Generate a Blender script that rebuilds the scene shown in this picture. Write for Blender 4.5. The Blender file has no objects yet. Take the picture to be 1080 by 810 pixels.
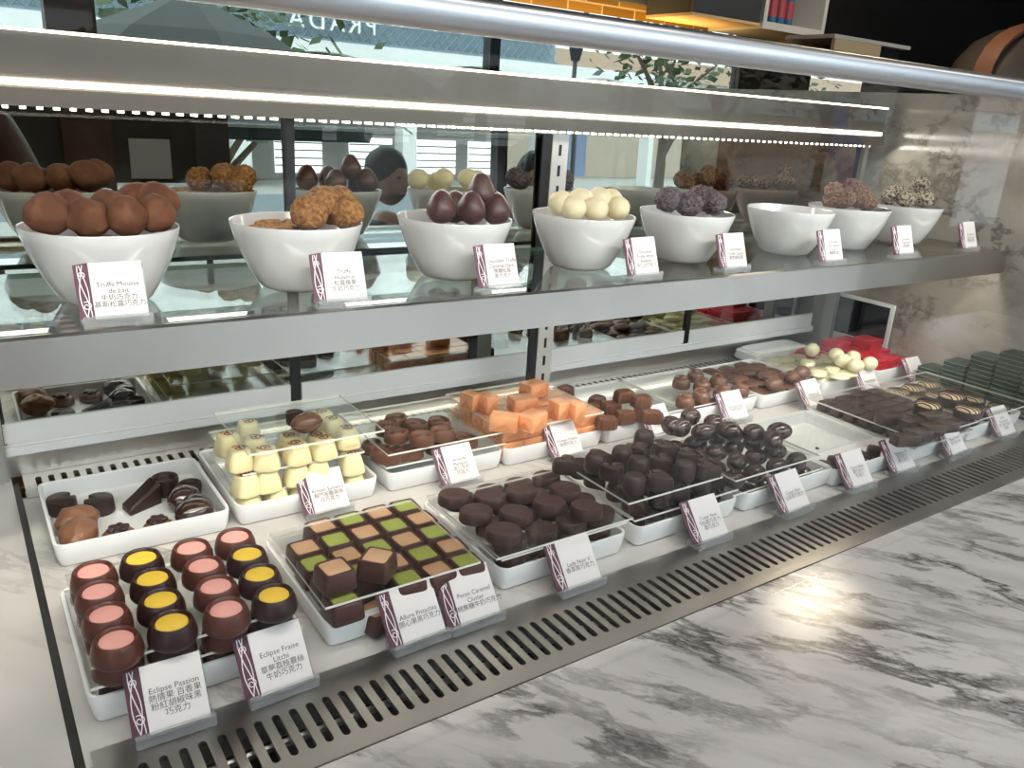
import bpy, math, random
from mathutils import Vector, Matrix, noise
random.seed(7)
PI = math.pi
SC = bpy.context.scene
COL = SC.collection

# ------------------------------------------------------------------ camera
FOC = 855.92
CAM = Vector((-0.21984, -0.56288, 0.50472))
ROT = Matrix.Rotation(-0.6180, 3, 'Z') @ Matrix.Rotation(1.2428, 3, 'X') @ Matrix.Rotation(0.0647, 3, 'Z')

def ray(u, v):
    return ROT @ Vector(((u - 540) / FOC, -(v - 405) / FOC, -1.0))

def at_z(u, v, z):
    d = ray(u, v)
    return CAM + d * ((z - CAM.z) / d.z)

def at_y(u, v, y):
    d = ray(u, v)
    return CAM + d * ((y - CAM.y) / d.y)

# ------------------------------------------------------------------ materials
MATS = {}

def nt(name):
    m = bpy.data.materials.new(name)
    m.use_nodes = True
    return m, m.node_tree, m.node_tree.nodes['Principled BSDF']

def mat(name, col, rough=0.5, metal=0.0, coat=0.0, spec=0.5, emit=0.0, bump=0.0, bscale=200.0,
        col2=None, cscale=60.0, sss=0.0, lo=0.4, hi=0.6):
    if name in MATS:
        return MATS[name]
    m, t, p = nt(name)
    p.inputs['Base Color'].default_value = (*col, 1)
    p.inputs['Roughness'].default_value = rough
    p.inputs['Metallic'].default_value = metal
    p.inputs['Coat Weight'].default_value = coat
    p.inputs['Coat Roughness'].default_value = 0.08
    p.inputs['Specular IOR Level'].default_value = spec
    if emit:
        p.inputs['Emission Color'].default_value = (*col, 1)
        p.inputs['Emission Strength'].default_value = emit
    tc = None
    if bump or col2:
        tc = t.nodes.new('ShaderNodeTexCoord')
    if bump:
        n = t.nodes.new('ShaderNodeTexNoise')
        n.inputs['Scale'].default_value = bscale
        n.inputs['Detail'].default_value = 4
        b = t.nodes.new('ShaderNodeBump')
        b.inputs['Strength'].default_value = bump
        b.inputs['Distance'].default_value = 0.002
        t.links.new(tc.outputs['Object'], n.inputs['Vector'])
        t.links.new(n.outputs['Fac'], b.inputs['Height'])
        t.links.new(b.outputs['Normal'], p.inputs['Normal'])
    if col2:
        n = t.nodes.new('ShaderNodeTexNoise')
        n.inputs['Scale'].default_value = cscale
        n.inputs['Detail'].default_value = 5
        r = t.nodes.new('ShaderNodeValToRGB')
        r.color_ramp.elements[0].position = lo
        r.color_ramp.elements[1].position = hi
        r.color_ramp.elements[0].color = (*col, 1)
        r.color_ramp.elements[1].color = (*col2, 1)
        t.links.new(tc.outputs['Object'], n.inputs['Vector'])
        t.links.new(n.outputs['Fac'], r.inputs['Fac'])
        t.links.new(r.outputs['Color'], p.inputs['Base Color'])
    MATS[name] = m
    return m

def thin_glass(name, tint, f0=0.04, haze=0.0, hazecol=(0.9, 0.9, 0.9), rough=0.0, gain=1.0):
    m = bpy.data.materials.new(name)
    m.use_nodes = True
    t = m.node_tree
    t.nodes.clear()
    out = t.nodes.new('ShaderNodeOutputMaterial')
    tr = t.nodes.new('ShaderNodeBsdfTransparent')
    tr.inputs['Color'].default_value = (*tint, 1)
    gl = t.nodes.new('ShaderNodeBsdfGlossy')
    gl.inputs['Roughness'].default_value = rough
    gl.inputs['Color'].default_value = (1, 1, 1, 1)
    lw = t.nodes.new('ShaderNodeLayerWeight')
    lw.inputs['Blend'].default_value = 0.5
    pw = t.nodes.new('ShaderNodeMath'); pw.operation = 'POWER'; pw.inputs[1].default_value = 5
    ma = t.nodes.new('ShaderNodeMath'); ma.operation = 'MULTIPLY_ADD'
    ma.inputs[1].default_value = (1 - f0) * gain; ma.inputs[2].default_value = f0
    mx = t.nodes.new('ShaderNodeMixShader')
    L = t.links.new
    L(lw.outputs['Facing'], pw.inputs[0]); L(pw.outputs[0], ma.inputs[0]); L(ma.outputs[0], mx.inputs['Fac'])
    base = tr.outputs[0]
    if haze:
        df = t.nodes.new('ShaderNodeBsdfDiffuse')
        df.inputs['Color'].default_value = (*hazecol, 1)
        m2 = t.nodes.new('ShaderNodeMixShader')
        m2.inputs['Fac'].default_value = haze
        L(tr.outputs[0], m2.inputs[1]); L(df.outputs[0], m2.inputs[2])
        base = m2.outputs[0]
    L(base, mx.inputs[1]); L(gl.outputs[0], mx.inputs[2]); L(mx.outputs[0], out.inputs['Surface'])
    MATS[name] = m
    return m

def mirror_mat(name, col):
    m = bpy.data.materials.new(name)
    m.use_nodes = True
    t = m.node_tree
    t.nodes.clear()
    out = t.nodes.new('ShaderNodeOutputMaterial')
    gl = t.nodes.new('ShaderNodeBsdfGlossy')
    gl.inputs['Roughness'].default_value = 0.0
    gl.inputs['Color'].default_value = (*col, 1)
    t.links.new(gl.outputs[0], out.inputs['Surface'])
    return m

def emis(name, col, s):
    m = bpy.data.materials.new(name)
    m.use_nodes = True
    t = m.node_tree
    t.nodes.clear()
    out = t.nodes.new('ShaderNodeOutputMaterial')
    e = t.nodes.new('ShaderNodeEmission')
    e.inputs['Color'].default_value = (*col, 1)
    e.inputs['Strength'].default_value = s
    t.links.new(e.outputs[0], out.inputs['Surface'])
    return m

def marble(name, base, mid, vein, rough, scale=1.0, rotz=-0.95, stretch=(3.0, 9.0, 5.0), width=0.05, mask=(0.44, 0.62), cloud=(0.42, 0.68), seed=0.0):
    m, t, p = nt(name)
    L = t.links.new
    def N(kind, **kw):
        n = t.nodes.new('ShaderNode' + kind)
        for k, v in kw.items(): n.inputs[k].default_value = v
        return n
    tc = t.nodes.new('ShaderNodeTexCoord')
    mp = t.nodes.new('ShaderNodeMapping'); mp.vector_type = 'TEXTURE'
    mp.inputs['Rotation'].default_value = (0, 0, rotz); mp.inputs['Location'].default_value = (seed, seed * .7, 0)
    mp2 = t.nodes.new('ShaderNodeMapping'); mp2.inputs['Scale'].default_value = [q * scale for q in stretch]
    L(tc.outputs['Object'], mp.inputs['Vector']); L(mp.outputs['Vector'], mp2.inputs['Vector'])
    w = N('TexNoise', Scale=1.3, Detail=6.0, Roughness=.6)
    L(mp2.outputs['Vector'], w.inputs['Vector'])
    add = t.nodes.new('ShaderNodeMixRGB'); add.blend_type = 'ADD'; add.inputs['Fac'].default_value = 0.9
    L(mp2.outputs['Vector'], add.inputs['Color1']); L(w.outputs['Color'], add.inputs['Color2'])
    def ramp(src, a, b, ca, cb):
        r = t.nodes.new('ShaderNodeValToRGB')
        r.color_ramp.elements[0].position = a; r.color_ramp.elements[0].color = (*ca, 1)
        r.color_ramp.elements[1].position = b; r.color_ramp.elements[1].color = (*cb, 1)
        L(src, r.inputs['Fac']); return r.outputs['Color']
    n1 = N('TexNoise', Scale=1.0, Detail=8.0, Roughness=.62); L(add.outputs['Color'], n1.inputs['Vector'])
    sb = t.nodes.new('ShaderNodeMath'); sb.operation = 'SUBTRACT'; sb.inputs[1].default_value = .5; L(n1.outputs['Fac'], sb.inputs[0])
    ab = t.nodes.new('ShaderNodeMath'); ab.operation = 'ABSOLUTE'; L(sb.outputs[0], ab.inputs[0])
    v = ramp(ab.outputs[0], 0.0, width, (1, 1, 1), (0, 0, 0))
    n2 = N('TexNoise', Scale=.62, Detail=4.0); L(add.outputs['Color'], n2.inputs['Vector'])
    mk = ramp(n2.outputs['Fac'], mask[0], mask[1], (0, 0, 0), (1, 1, 1))
    vm = t.nodes.new('ShaderNodeMath'); vm.operation = 'MULTIPLY'; L(v, vm.inputs[0]); L(mk, vm.inputs[1])
    n3 = N('TexNoise', Scale=.8, Detail=6.0, Roughness=.6); L(mp2.outputs['Vector'], n3.inputs['Vector'])
    cl = ramp(n3.outputs['Fac'], cloud[0], cloud[1], base, mid)
    mx = t.nodes.new('ShaderNodeMixRGB'); L(vm.outputs[0], mx.inputs['Fac']); L(cl, mx.inputs['Color1']); mx.inputs['Color2'].default_value = (*vein, 1)
    L(mx.outputs['Color'], p.inputs['Base Color'])
    p.inputs['Roughness'].default_value = rough
    MATS[name] = m
    return m

def translucent(name, col):
    m = bpy.data.materials.new(name); m.use_nodes = True
    t = m.node_tree; t.nodes.clear()
    out = t.nodes.new('ShaderNodeOutputMaterial'); a = t.nodes.new('ShaderNodeBsdfTranslucent'); b = t.nodes.new('ShaderNodeBsdfDiffuse'); x = t.nodes.new('ShaderNodeMixShader')
    a.inputs['Color'].default_value = (*col, 1); b.inputs['Color'].default_value = (*col, 1); x.inputs['Fac'].default_value = .3
    t.links.new(a.outputs[0], x.inputs[1]); t.links.new(b.outputs[0], x.inputs[2]); t.links.new(x.outputs[0], out.inputs['Surface'])
    return m

def brushed(name, col, rough, sc=(2, 400, 400)):
    m, t, p = nt(name)
    p.inputs['Base Color'].default_value = (*col, 1)
    p.inputs['Metallic'].default_value = 1
    tc = t.nodes.new('ShaderNodeTexCoord')
    mp = t.nodes.new('ShaderNodeMapping'); mp.inputs['Scale'].default_value = sc
    n = t.nodes.new('ShaderNodeTexNoise'); n.inputs['Scale'].default_value = 1; n.inputs['Detail'].default_value = 3
    mr = t.nodes.new('ShaderNodeMapRange'); mr.inputs['To Min'].default_value = rough * 0.8; mr.inputs['To Max'].default_value = rough * 1.25
    t.links.new(tc.outputs['Object'], mp.inputs['Vector']); t.links.new(mp.outputs[0], n.inputs['Vector'])
    t.links.new(n.outputs['Fac'], mr.inputs['Value']); t.links.new(mr.outputs[0], p.inputs['Roughness'])
    MATS[name] = m
    return m

DARK = mat('dark_chocolate', (0.033, 0.014, 0.010), 0.38, bump=0.06, bscale=300, spec=.3)
DARKG = mat('glossy_dark_chocolate', (0.036, 0.016, 0.011), 0.12, coat=.4)
NOIR = mat('satin_dark_chocolate', (0.036, 0.018, 0.014), 0.38, bump=0.08, bscale=260, spec=.3)
MILK = mat('milk_chocolate', (0.130, 0.054, 0.029), 0.36, bump=0.05, bscale=250, spec=.3)
MILKG = mat('glossy_milk_chocolate', (0.150, 0.062, 0.033), 0.2)
CUPM = mat('cup_milk_chocolate', (0.090, 0.028, 0.019), 0.30, spec=.3)
CUPD = mat('cup_dark_chocolate', (0.030, 0.012, 0.011), 0.28, spec=.3)
PINK = mat('pink_filling', (0.76, 0.36, 0.31), 0.35)
YELL = mat('yellow_filling', (0.80, 0.53, 0.055), 0.3)
GREENF = mat('pistachio_paste', (0.33, 0.38, 0.075), 0.6, bump=0.2, bscale=900)
TANF = mat('tan_praline', (0.56, 0.33, 0.19), 0.6, bump=0.2, bscale=900)
WHITE = mat('white_chocolate', (0.84, 0.74, 0.40), 0.38)
IVORY = mat('ivory_chocolate', (0.82, 0.76, 0.48), 0.4)
SWIRL = mat('brown_swirl', (0.30, 0.10, 0.04), 0.5)
FOIL = mat('orange_foil', (0.95, 0.45, 0.21), 0.34, metal=0.25, bump=0.45, bscale=110, col2=(0.84, 0.34, 0.14), cscale=40)
REDB = mat('red_card', (0.62, 0.015, 0.04), 0.4)
GREENB = mat('green_card', (0.003, 0.036, 0.024), 0.3)
GOLDL = mat('gold_edge', (0.55, 0.55, 0.33), 0.4)
CREAM = mat('cream_icing', (0.72, 0.56, 0.33), 0.45)
COCOA = mat('cocoa_dust', (0.135, 0.055, 0.030), 0.85, bump=0.35, bscale=220, col2=(0.19, 0.082, 0.045), cscale=45, spec=0.2)
CRUMB = mat('golden_crumb', (0.42, 0.21, 0.07), 0.8, bump=0.9, bscale=330, col2=(0.22, 0.09, 0.03), cscale=260, spec=0.2)
KISS = mat('truffle_dark_milk', (0.075, 0.028, 0.019), 0.38, bump=0.15, bscale=150)
IVTRUF = mat('ivory_truffle', (0.80, 0.70, 0.44), 0.6, bump=0.2, bscale=200, col2=(0.62, 0.45, 0.22), cscale=28, lo=0.55, hi=0.75)
BLUECR = mat('dark_crumb', (0.055, 0.035, 0.040), 0.7, bump=1.0, bscale=320, col2=(0.16, 0.12, 0.13), cscale=230)
NUTCR = mat('nut_crumb', (0.13, 0.060, 0.036), 0.75, bump=1.0, bscale=320, col2=(0.27, 0.15, 0.09), cscale=240)
OATCR = mat('pale_flake', (0.50, 0.44, 0.34), 0.75, bump=0.9, bscale=300, col2=(0.10, 0.08, 0.07), cscale=190, lo=0.45, hi=0.58)
PORC = mat('porcelain', (0.80, 0.80, 0.785), 0.16, coat=0.3)
BOWLM = mat('bowl_porcelain', (0.64, 0.635, 0.62), 0.12, coat=0.4)
CARD = mat('card_white', (0.70, 0.66, 0.64), 0.6)
STRIP = mat('card_plum', (0.085, 0.018, 0.040), 0.5)
SWHITE = mat('ornament_white', (0.80, 0.70, 0.73), 0.6)
INK = mat('ink_grey', (0.055, 0.05, 0.05), 0.7)
STEEL = brushed('brushed_steel', (0.62, 0.60, 0.57), 0.30)
STEELD = brushed('grille_steel', (0.40, 0.385, 0.36), 0.33)
BLACK = mat('black_gap', (0.008, 0.008, 0.008), 0.5)
CAV = mat('dark_cavity', (0.02, 0.018, 0.016), 0.7)
BLACKF = mat('black_frame', (0.012, 0.012, 0.013), 0.35)
WHITEF = mat('white_frame', (0.78, 0.78, 0.77), 0.35)
GLASS = thin_glass('case_glass', (0.985, 0.99, 0.985), 0.011, gain=.55)
SHELFG = thin_glass('shelf_glass', (0.80, 0.82, 0.80), 0.09)
GEDGE = mat('glass_edge_green', (0.16, 0.30, 0.22), 0.2)
ACRY = thin_glass('acrylic', (0.96, 0.96, 0.95), 0.03, gain=.55)
ACRB = thin_glass('acrylic_block', (0.90, 0.91, 0.91), 0.08, 0.16, (0.85, 0.86, 0.87))
AEDGE = thin_glass('acrylic_cut_edge', (0.95, 0.95, 0.93), 0.05, 0.85, (0.95, 0.92, 0.82))
MIRR = mirror_mat('mirror_silver', (0.46, 0.49, 0.44))
MARB = marble('counter_marble', (0.80, 0.75, 0.71), (0.58, 0.54, 0.51), (0.085, 0.075, 0.072), 0.16, 1.7, width=.06, mask=(.40, .60), cloud=(.46, .72))
DECKM = marble('deck_marble', (0.56, 0.535, 0.50), (0.47, 0.445, 0.415), (0.28, 0.26, 0.24), 0.14, 0.8, width=.03, mask=(.5, .7), seed=3)
WALLM = marble('end_wall_marble', (0.44, 0.405, 0.345), (0.33, 0.30, 0.26), (0.15, 0.135, 0.115), 0.13, 1.8, 0.4, (4.5, 4.5, 6.0), width=.045, mask=(.46, .66), seed=5)

# ------------------------------------------------------------------ mesh helper
class MB:
    def __init__(s):
        s.v = []; s.f = []; s.m = []
    def add(s, vs, fs, mi=0):
        b = len(s.v)
        s.v += [tuple(x) for x in vs]
        s.f += [tuple(b + i for i in f) for f in fs]
        s.m += [mi] * len(fs)
        return s
    def box(s, x0, x1, y0, y1, z0, z1, mi=0, side=None):
        vs = [(x, y, z) for z in (z0, z1) for y in (y0, y1) for x in (x0, x1)]
        s.add(vs, [(0, 2, 3, 1), (4, 5, 7, 6)], mi)
        s.add(vs, [(0, 1, 5, 4), (2, 6, 7, 3), (0, 4, 6, 2), (1, 3, 7, 5)], mi if side is None else side)
        return s
    def rbox(s, x0, x1, y0, y1, z0, z1, r, mi=0, n=2):
        """box with rounded vertical and horizontal edges"""
        cx, cy = (x0 + x1) / 2, (y0 + y1) / 2
        hx, hy = (x1 - x0) / 2, (y1 - y0) / 2
        rings = []
        for k in range(n + 1):
            a = PI / 2 * k / n
            rings.append((r * (1 - math.sin(a)), z0 + r * (1 - math.cos(a))))
        for k in range(n + 1):
            a = PI / 2 * k / n
            rings.append((r * (1 - math.cos(a)), z1 - r * (1 - math.sin(a))))
        R = []
        for ins, z in rings:
            pts = []
            rr = max(r - ins, r * 0.15)
            for q, (sx, sy) in enumerate(((1, 1), (-1, 1), (-1, -1), (1, -1))):
                for k in range(n + 1):
                    a = PI / 2 * (q + k / n)
                    pts.append((cx + sx * (hx - ins - rr) + rr * math.cos(a), cy + sy * (hy - ins - rr) + rr * math.sin(a), z))
            R.append(pts)
        return s.rings(R, True, True, mi)
    def rings(s, R, c0=True, c1=True, mi=0):
        n = len(R[0])
        vs = [p for r in R for p in r]
        fs = []
        for i in range(len(R) - 1):
            for j in range(n):
                k = (j + 1) % n
                fs.append((i * n + j, i * n + k, (i + 1) * n + k, (i + 1) * n + j))
        if c0: fs.append(tuple(reversed(range(n))))
        if c1: fs.append(tuple(range((len(R) - 1) * n, len(R) * n)))
        return s.add(vs, fs, mi)
    def loft(s, outline, prof, c0=True, c1=True, mi=0):
        """outline of unit points, prof of (sx, sy, z)"""
        return s.rings([[(x * a, y * b, z) for x, y in outline] for a, b, z in prof], c0, c1, mi)
    def tube(s, pts, r, n=8, mi=0, caps=True):
        pts = [Vector(p) for p in pts]
        R = []
        for i, p in enumerate(pts):
            d = (pts[min(i + 1, len(pts) - 1)] - pts[max(i - 1, 0)]).normalized()
            up = Vector((0, 0, 1)) if abs(d.z) < 0.9 else Vector((1, 0, 0))
            a = d.cross(up).normalized(); b = a.cross(d)
            rr = r[i] if isinstance(r, (list, tuple)) else r
            R.append([p + a * rr * math.cos(2 * PI * k / n) + b * rr * math.sin(2 * PI * k / n) for k in range(n)])
        return s.rings(R, caps, caps, mi)
    def prism(s, poly, axis, a, b, mi=0):
        """extrude a polygon: axis x -> poly is (y,z)"""
        def P(q, t):
            return (t, q[0], q[1]) if axis == 'x' else (q[0], t, q[1]) if axis == 'y' else (q[0], q[1], t)
        return s.rings([[P(q, a) for q in poly], [P(q, b) for q in poly]], True, True, mi)
    def ribbon(s, pts, w, z=0.0, mi=0):
        L = []; R = []
        for i, p in enumerate(pts):
            q0 = pts[max(i - 1, 0)]; q1 = pts[min(i + 1, len(pts) - 1)]
            dx, dy = q1[0] - q0[0], q1[1] - q0[1]
            l = math.hypot(dx, dy) or 1
            nx, ny = -dy / l * w / 2, dx / l * w / 2
            L.append((p[0] + nx, p[1] + ny, z)); R.append((p[0] - nx, p[1] - ny, z))
        n = len(pts)
        return s.add(L + R, [(i, n + i, n + i + 1, i + 1) for i in range(n - 1)], mi)
    def mesh(s, name, mats, smooth=True, ang=38):
        me = bpy.data.meshes.new(name)
        me.from_pydata(s.v, [], s.f)
        for m in (mats if isinstance(mats, (list, tuple)) else [mats]):
            me.materials.append(m)
        me.polygons.foreach_set('material_index', s.m)
        import bmesh
        bm = bmesh.new(); bm.from_mesh(me)
        bmesh.ops.recalc_face_normals(bm, faces=bm.faces)
        bm.to_mesh(me); bm.free()
        if smooth:
            me.polygons.foreach_set('use_smooth', [True] * len(me.polygons))
            me.set_sharp_from_angle(angle=math.radians(ang))
        me.update()
        return me

def link(name, data, parent=None, loc=None, rot=None):
    o = bpy.data.objects.new(name, data)
    COL.objects.link(o)
    if parent is not None:
        o.parent = parent
    if loc is not None: o.location = loc
    if rot is not None: o.rotation_euler = rot
    return o

def tag(o, label, cat, group=None, kind=None):
    o['label'] = label; o['category'] = cat
    if group: o['group'] = group
    if kind: o['kind'] = kind
    return o

def thing(name, label, cat, loc=(0, 0, 0), rz=0.0, group=None):
    return tag(link(name, None, None, loc, (0, 0, rz)), label, cat, group)

def struct(name, mb, m, label, cat, smooth=False):
    return tag(link(name, mb.mesh(name, m, smooth)), label, cat, None, 'structure')

def circ(n=24):
    return [(math.cos(2 * PI * k / n), math.sin(2 * PI * k / n)) for k in range(n)]

def sup(n, e):
    out = []
    for k in range(n):
        a = 2 * PI * (k + 0.5) / n
        c, s_ = math.cos(a), math.sin(a)
        out.append((math.copysign(abs(c) ** (2 / e), c), math.copysign(abs(s_) ** (2 / e), s_)))
    return out

def heart(n=32):
    out = []
    for k in range(n):
        t = 2 * PI * k / n
        x = 16 * math.sin(t) ** 3
        y = 13 * math.cos(t) - 5 * math.cos(2 * t) - 2 * math.cos(3 * t) - math.cos(4 * t)
        out.append((x / 17.0 * 0.98, (y + 2.5) / 14.8))
    return out[::-1]

def egg_outline(n=28, k=0.18):
    return [(math.cos(2 * PI * i / n), math.sin(2 * PI * i / n) * (1 - k * math.cos(2 * PI * i / n))) for i in range(n)]

def ico_blob(r, amp, freq, seed, sq=(1, 1, 1), sub=3, peak=0.0):
    import bmesh
    bm = bmesh.new()
    bmesh.ops.create_icosphere(bm, subdivisions=sub, radius=1)
    off = Vector((seed * 7.3, seed * 3.1, seed * 1.7))
    for v in bm.verts:
        d = v.co.normalized()
        k = 1 + amp * noise.noise(d * freq + off) + amp * 0.5 * noise.noise(d * freq * 2.7 + off)
        if peak and d.z > 0.2:
            k += peak * ((d.z - 0.2) / 0.8) ** 4
        v.co = Vector((d.x * sq[0], d.y * sq[1], d.z * sq[2])) * (r * k)
    zmin = min(v.co.z for v in bm.verts)
    for v in bm.verts:
        v.co.z -= zmin
    vs = [tuple(v.co) for v in bm.verts]
    fs = [tuple(v.index for v in f.verts) for f in bm.faces]
    bm.free()
    return MB().add(vs, fs)

# ------------------------------------------------------------------ chocolate kinds: list of (part name, mesh); first may be the body
KIND = {}

def kind(name, parts):
    KIND[name] = parts

def K_cup(shell, fill, tagname):
    b = MB().loft(circ(32), [(.0188, .0188, 0), (.0203, .0203, .002), (.0204, .0204, .006), (.0195, .0195, .0115), (.0178, .0178, .0165),
                             (.0168, .0168, .0188), (.0160, .0160, .0193), (.0148, .0148, .0186), (.0134, .0134, .0160)])
    f = MB().loft(circ(28), [(.0133, .0133, .0156), (.0131, .0131, .0168), (.0110, .0110, .0174), (.005, .005, .0177)], False)
    return [('shell', b.mesh(tagname + '_shell', shell)), ('filling', f.mesh(tagname + '_filling', fill))]
kind('cup_pink', K_cup(CUPM, PINK, 'cup_pink'))
kind('cup_yellow', K_cup(CUPD, YELL, 'cup_yellow'))

def K_square(shell, fill, tagname):
    o = sup(32, 8)
    b = MB().loft(o, [(.0164, .0164, 0), (.0172, .0172, .0015), (.0164, .0164, .013), (.0156, .0156, .0195), (.0148, .0148, .0208), (.0126, .0126, .0208), (.0122, .0122, .0198)])
    f = MB().loft(o, [(.0122, .0122, .0197), (.0121, .0121, .0207), (.0116, .0116, .0210)], False)
    return [('shell', b.mesh(tagname + '_shell', shell)), ('inlay', f.mesh(tagname + '_inlay', fill))]
SQSHELL = mat('square_shell', (0.065, 0.024, 0.018), 0.32, spec=.3)
kind('square_green', K_square(SQSHELL, GREENF, 'sq_green'))
kind('square_tan', K_square(SQSHELL, TANF, 'sq_tan'))

b = MB().loft(circ(32), [(.0190, .0162, 0), (.0200, .0170, .002), (.0197, .0167, .008), (.0191, .0162, .0115), (.0180, .0152, .0130), (.0150, .0125, .0129), (.0120, .0100, .0125), (.005, .004, .0129)])
kind('disc', [(None, b.mesh('disc', mat('disc_chocolate', (0.052, 0.022, 0.016), 0.42, bump=0.5, bscale=120, spec=.3)))])
b = MB().loft(heart(), [(.0158, .0158, 0), (.0174, .0171, .002), (.0177, .0173, .009), (.0171, .0166, .0150), (.0162, .0157, .0178), (.0152, .0147, .0182), (.0140, .0134, .0168), (.0125, .0120, .0160), (.006, .006, .0164)])
kind('heart', [(None, b.mesh('heart', NOIR))])
b = MB().loft(circ(28), [(.0128, .0128, 0), (.0142, .0138, .002), (.0147, .0142, .009), (.0141, .0136, .0165), (.0127, .0122, .0208), (.0104, .0100, .0233), (.0092, .0088, .0238), (.0068, .0065, .0233), (.002, .002, .0238)])
kind('dome', [(None, b.mesh('dome', NOIR))])
b = ico_blob(.0158, .05, 1.2, 3, (1.25, .95, .88))
kind('egg_dark', [(None, b.mesh('egg_dark', DARKG))])
b = MB().loft(sup(32, 3.2), [(.0150, .0105, 0), (.0158, .0112, .0015), (.0155, .0110, .013), (.0145, .0100, .0165), (.008, .005, .0175)])
kind('oval_block', [(None, b.mesh('oval_block', NOIR))])
b = MB().loft(sup(32, 7), [(.0215, .0105, 0), (.0222, .0112, .0015), (.0216, .0108, .014), (.0205, .0098, .0165), (.0195, .0088, .0162)])
kind('bar', [(None, b.mesh('bar', mat('bar_chocolate', (0.050, 0.026, 0.019), 0.3, bump=.1, bscale=200)))])
b = MB().loft(sup(32, 2.4), [(.0235, .0175, 0), (.0252, .0190, .002), (.0255, .0192, .009), (.0240, .0180, .0125), (.015, .011, .0135)])
ic = MB().loft(sup(32, 2.4), [(.0236, .0176, .0118), (.0225, .0166, .0150), (.0175, .0125, .0175), (.010, .007, .0184), (.002, .002, .0186)], False)
dz = MB()
for i in range(7):
    x = -.0195 + .0062 * i
    pts = []
    for j in range(13):
        q = -1 + j / 6
        xx = x + .005 * (j / 12 - .5)
        half = .0184 * math.sqrt(max(.04, 1 - (xx / .0248) ** 2))
        y = q * half
        rr = min(1.0, math.hypot(xx / .0240, y / .0182))
        pts.append((xx, y, .0126 + .0068 * math.sqrt(max(0, 1 - rr ** 2.6))))
    dz.tube(pts, .0011, 6)
kind('drizzled', [('base', b.mesh('drz_base', NOIR)), ('icing', ic.mesh('drz_icing', CREAM)), ('drizzle', dz.mesh('drz_lines', DARK))])
b = MB().loft(sup(32, 3.4), [(.0158, .0158, 0), (.0168, .0168, .002), (.0150, .0150, .013), (.0126, .0126, .0220), (.0115, .0115, .0250), (.0098, .0098, .0261), (.004, .004, .0263)])
sw = MB()
pts = [(.0022 * (1 + .42 * a) * math.cos(a * 1.0), .0022 * (1 + .42 * a) * math.sin(a * 1.0), .0334) for a in [k * .35 for k in range(26)]]
sw.ribbon([(p[0] * .86, p[1] * .86) for p in pts], .0024, .0267)
sw.ribbon([(p[0] * .8 + .004, p[1] * -.9) for p in pts[6:20]], .0024, .0268)
kind('cone', [('body', b.mesh('cone_body', WHITE)), ('swirl', sw.mesh('cone_swirl', SWIRL, False))])
b = MB().loft(egg_outline(), [(.0172, .0145, 0), (.0182, .0153, .002), (.0179, .0150, .010), (.0170, .0142, .0142), (.0160, .0133, .0156), (.0142, .0116, .0150), (.0118, .0095, .0112), (.0085, .0068, .0112), (.0062, .0048, .0146), (.002, .0015, .0152)])
kind('oval_milk', [(None, b.mesh('oval_milk', MILK))])
def foil_block(nm, sx, sy, sz):
    m = MB().rbox(-sx / 2, sx / 2, -sy / 2, sy / 2, 0, sz, .0008)
    f = MB()
    for sgn in (-1, 1):   # folded flaps of the wrapper on two ends
        X = sgn * (sx / 2 + .0003)
        f.add([(X, -sy * .42, sz * .12), (X, sy * .42, sz * .12), (X, 0, sz * .62)], [(0, 1, 2)])
        f.add([(-sx * .42, sgn * (sy / 2 + .0003), sz * .1), (sx * .42, sgn * (sy / 2 + .0003), sz * .1), (sx * .06, sgn * (sy / 2 + .0004), sz * .6)], [(0, 1, 2)])
    return [('wrapper', m.mesh(nm, FOIL)), ('fold', f.mesh(nm + '_fold', mat('orange_fold', (0.74, 0.29, 0.12), 0.3, metal=0.25), False))]
kind('foil', foil_block('foil', .0405, .029, .0225))
kind('foil_tall', foil_block('foil_tall', .0215, .028, .0265))
o = [(x * (1 + .05 * math.cos(12 * math.atan2(y, x))), y * (1 + .05 * math.cos(12 * math.atan2(y, x)))) for x, y in sup(72, 3.5)]
b = MB().loft(o, [(.0160, .0125, 0), (.0170, .0132, .003), (.0165, .0128, .013), (.0150, .0115, .0175), (.0130, .0095, .0185), (.0080, .0060, .0165), (.003, .002, .0165)])
kind('ribbed', [(None, b.mesh('ribbed', MILK))])
b = MB().loft(circ(28), [(.0155, .0155, 0), (.0168, .0168, .003), (.0165, .0165, .009), (.0145, .0145, .0155), (.0105, .0105, .0195), (.005, .005, .0212), (.001, .001, .0214)])
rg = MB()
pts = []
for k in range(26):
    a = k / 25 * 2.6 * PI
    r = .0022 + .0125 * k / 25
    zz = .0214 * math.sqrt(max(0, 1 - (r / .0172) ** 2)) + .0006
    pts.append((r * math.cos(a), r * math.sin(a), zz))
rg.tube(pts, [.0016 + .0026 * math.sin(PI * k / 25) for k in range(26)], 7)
kind('swirl_dome', [('body', b.mesh('swirl_body', MILKG)), ('ridge', rg.mesh('swirl_ridge', mat('swirl_ridge_highlight', (0.21, 0.095, 0.052), 0.2)))])  # ridge colour lightened to paint in its glossy highlights
b = ico_blob(.0150, .05, 1.4, 9, (1.35, .98, .88))
sm = MB()
for s_ in (1,):
    sm.tube([(.0207 * math.cos(a), .0150 * math.sin(a), .0130) for a in [2 * PI * k / 28 for k in range(29)]], .0009, 6)
kind('egg_milk', [('body', b.mesh('egg_milk', MILKG)), ('seam', sm.mesh('egg_seam', MILKG))])
b = ico_blob(.0155, .02, 1.0, 5, (1.12, .95, .92))
kind('egg_white', [(None, b.mesh('egg_white', IVORY))])
b = MB().loft(sup(28, 2.2), [(.0200, .0150, 0), (.0208, .0156, .002), (.0180, .0130, .007), (.010, .007, .009)])
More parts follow.
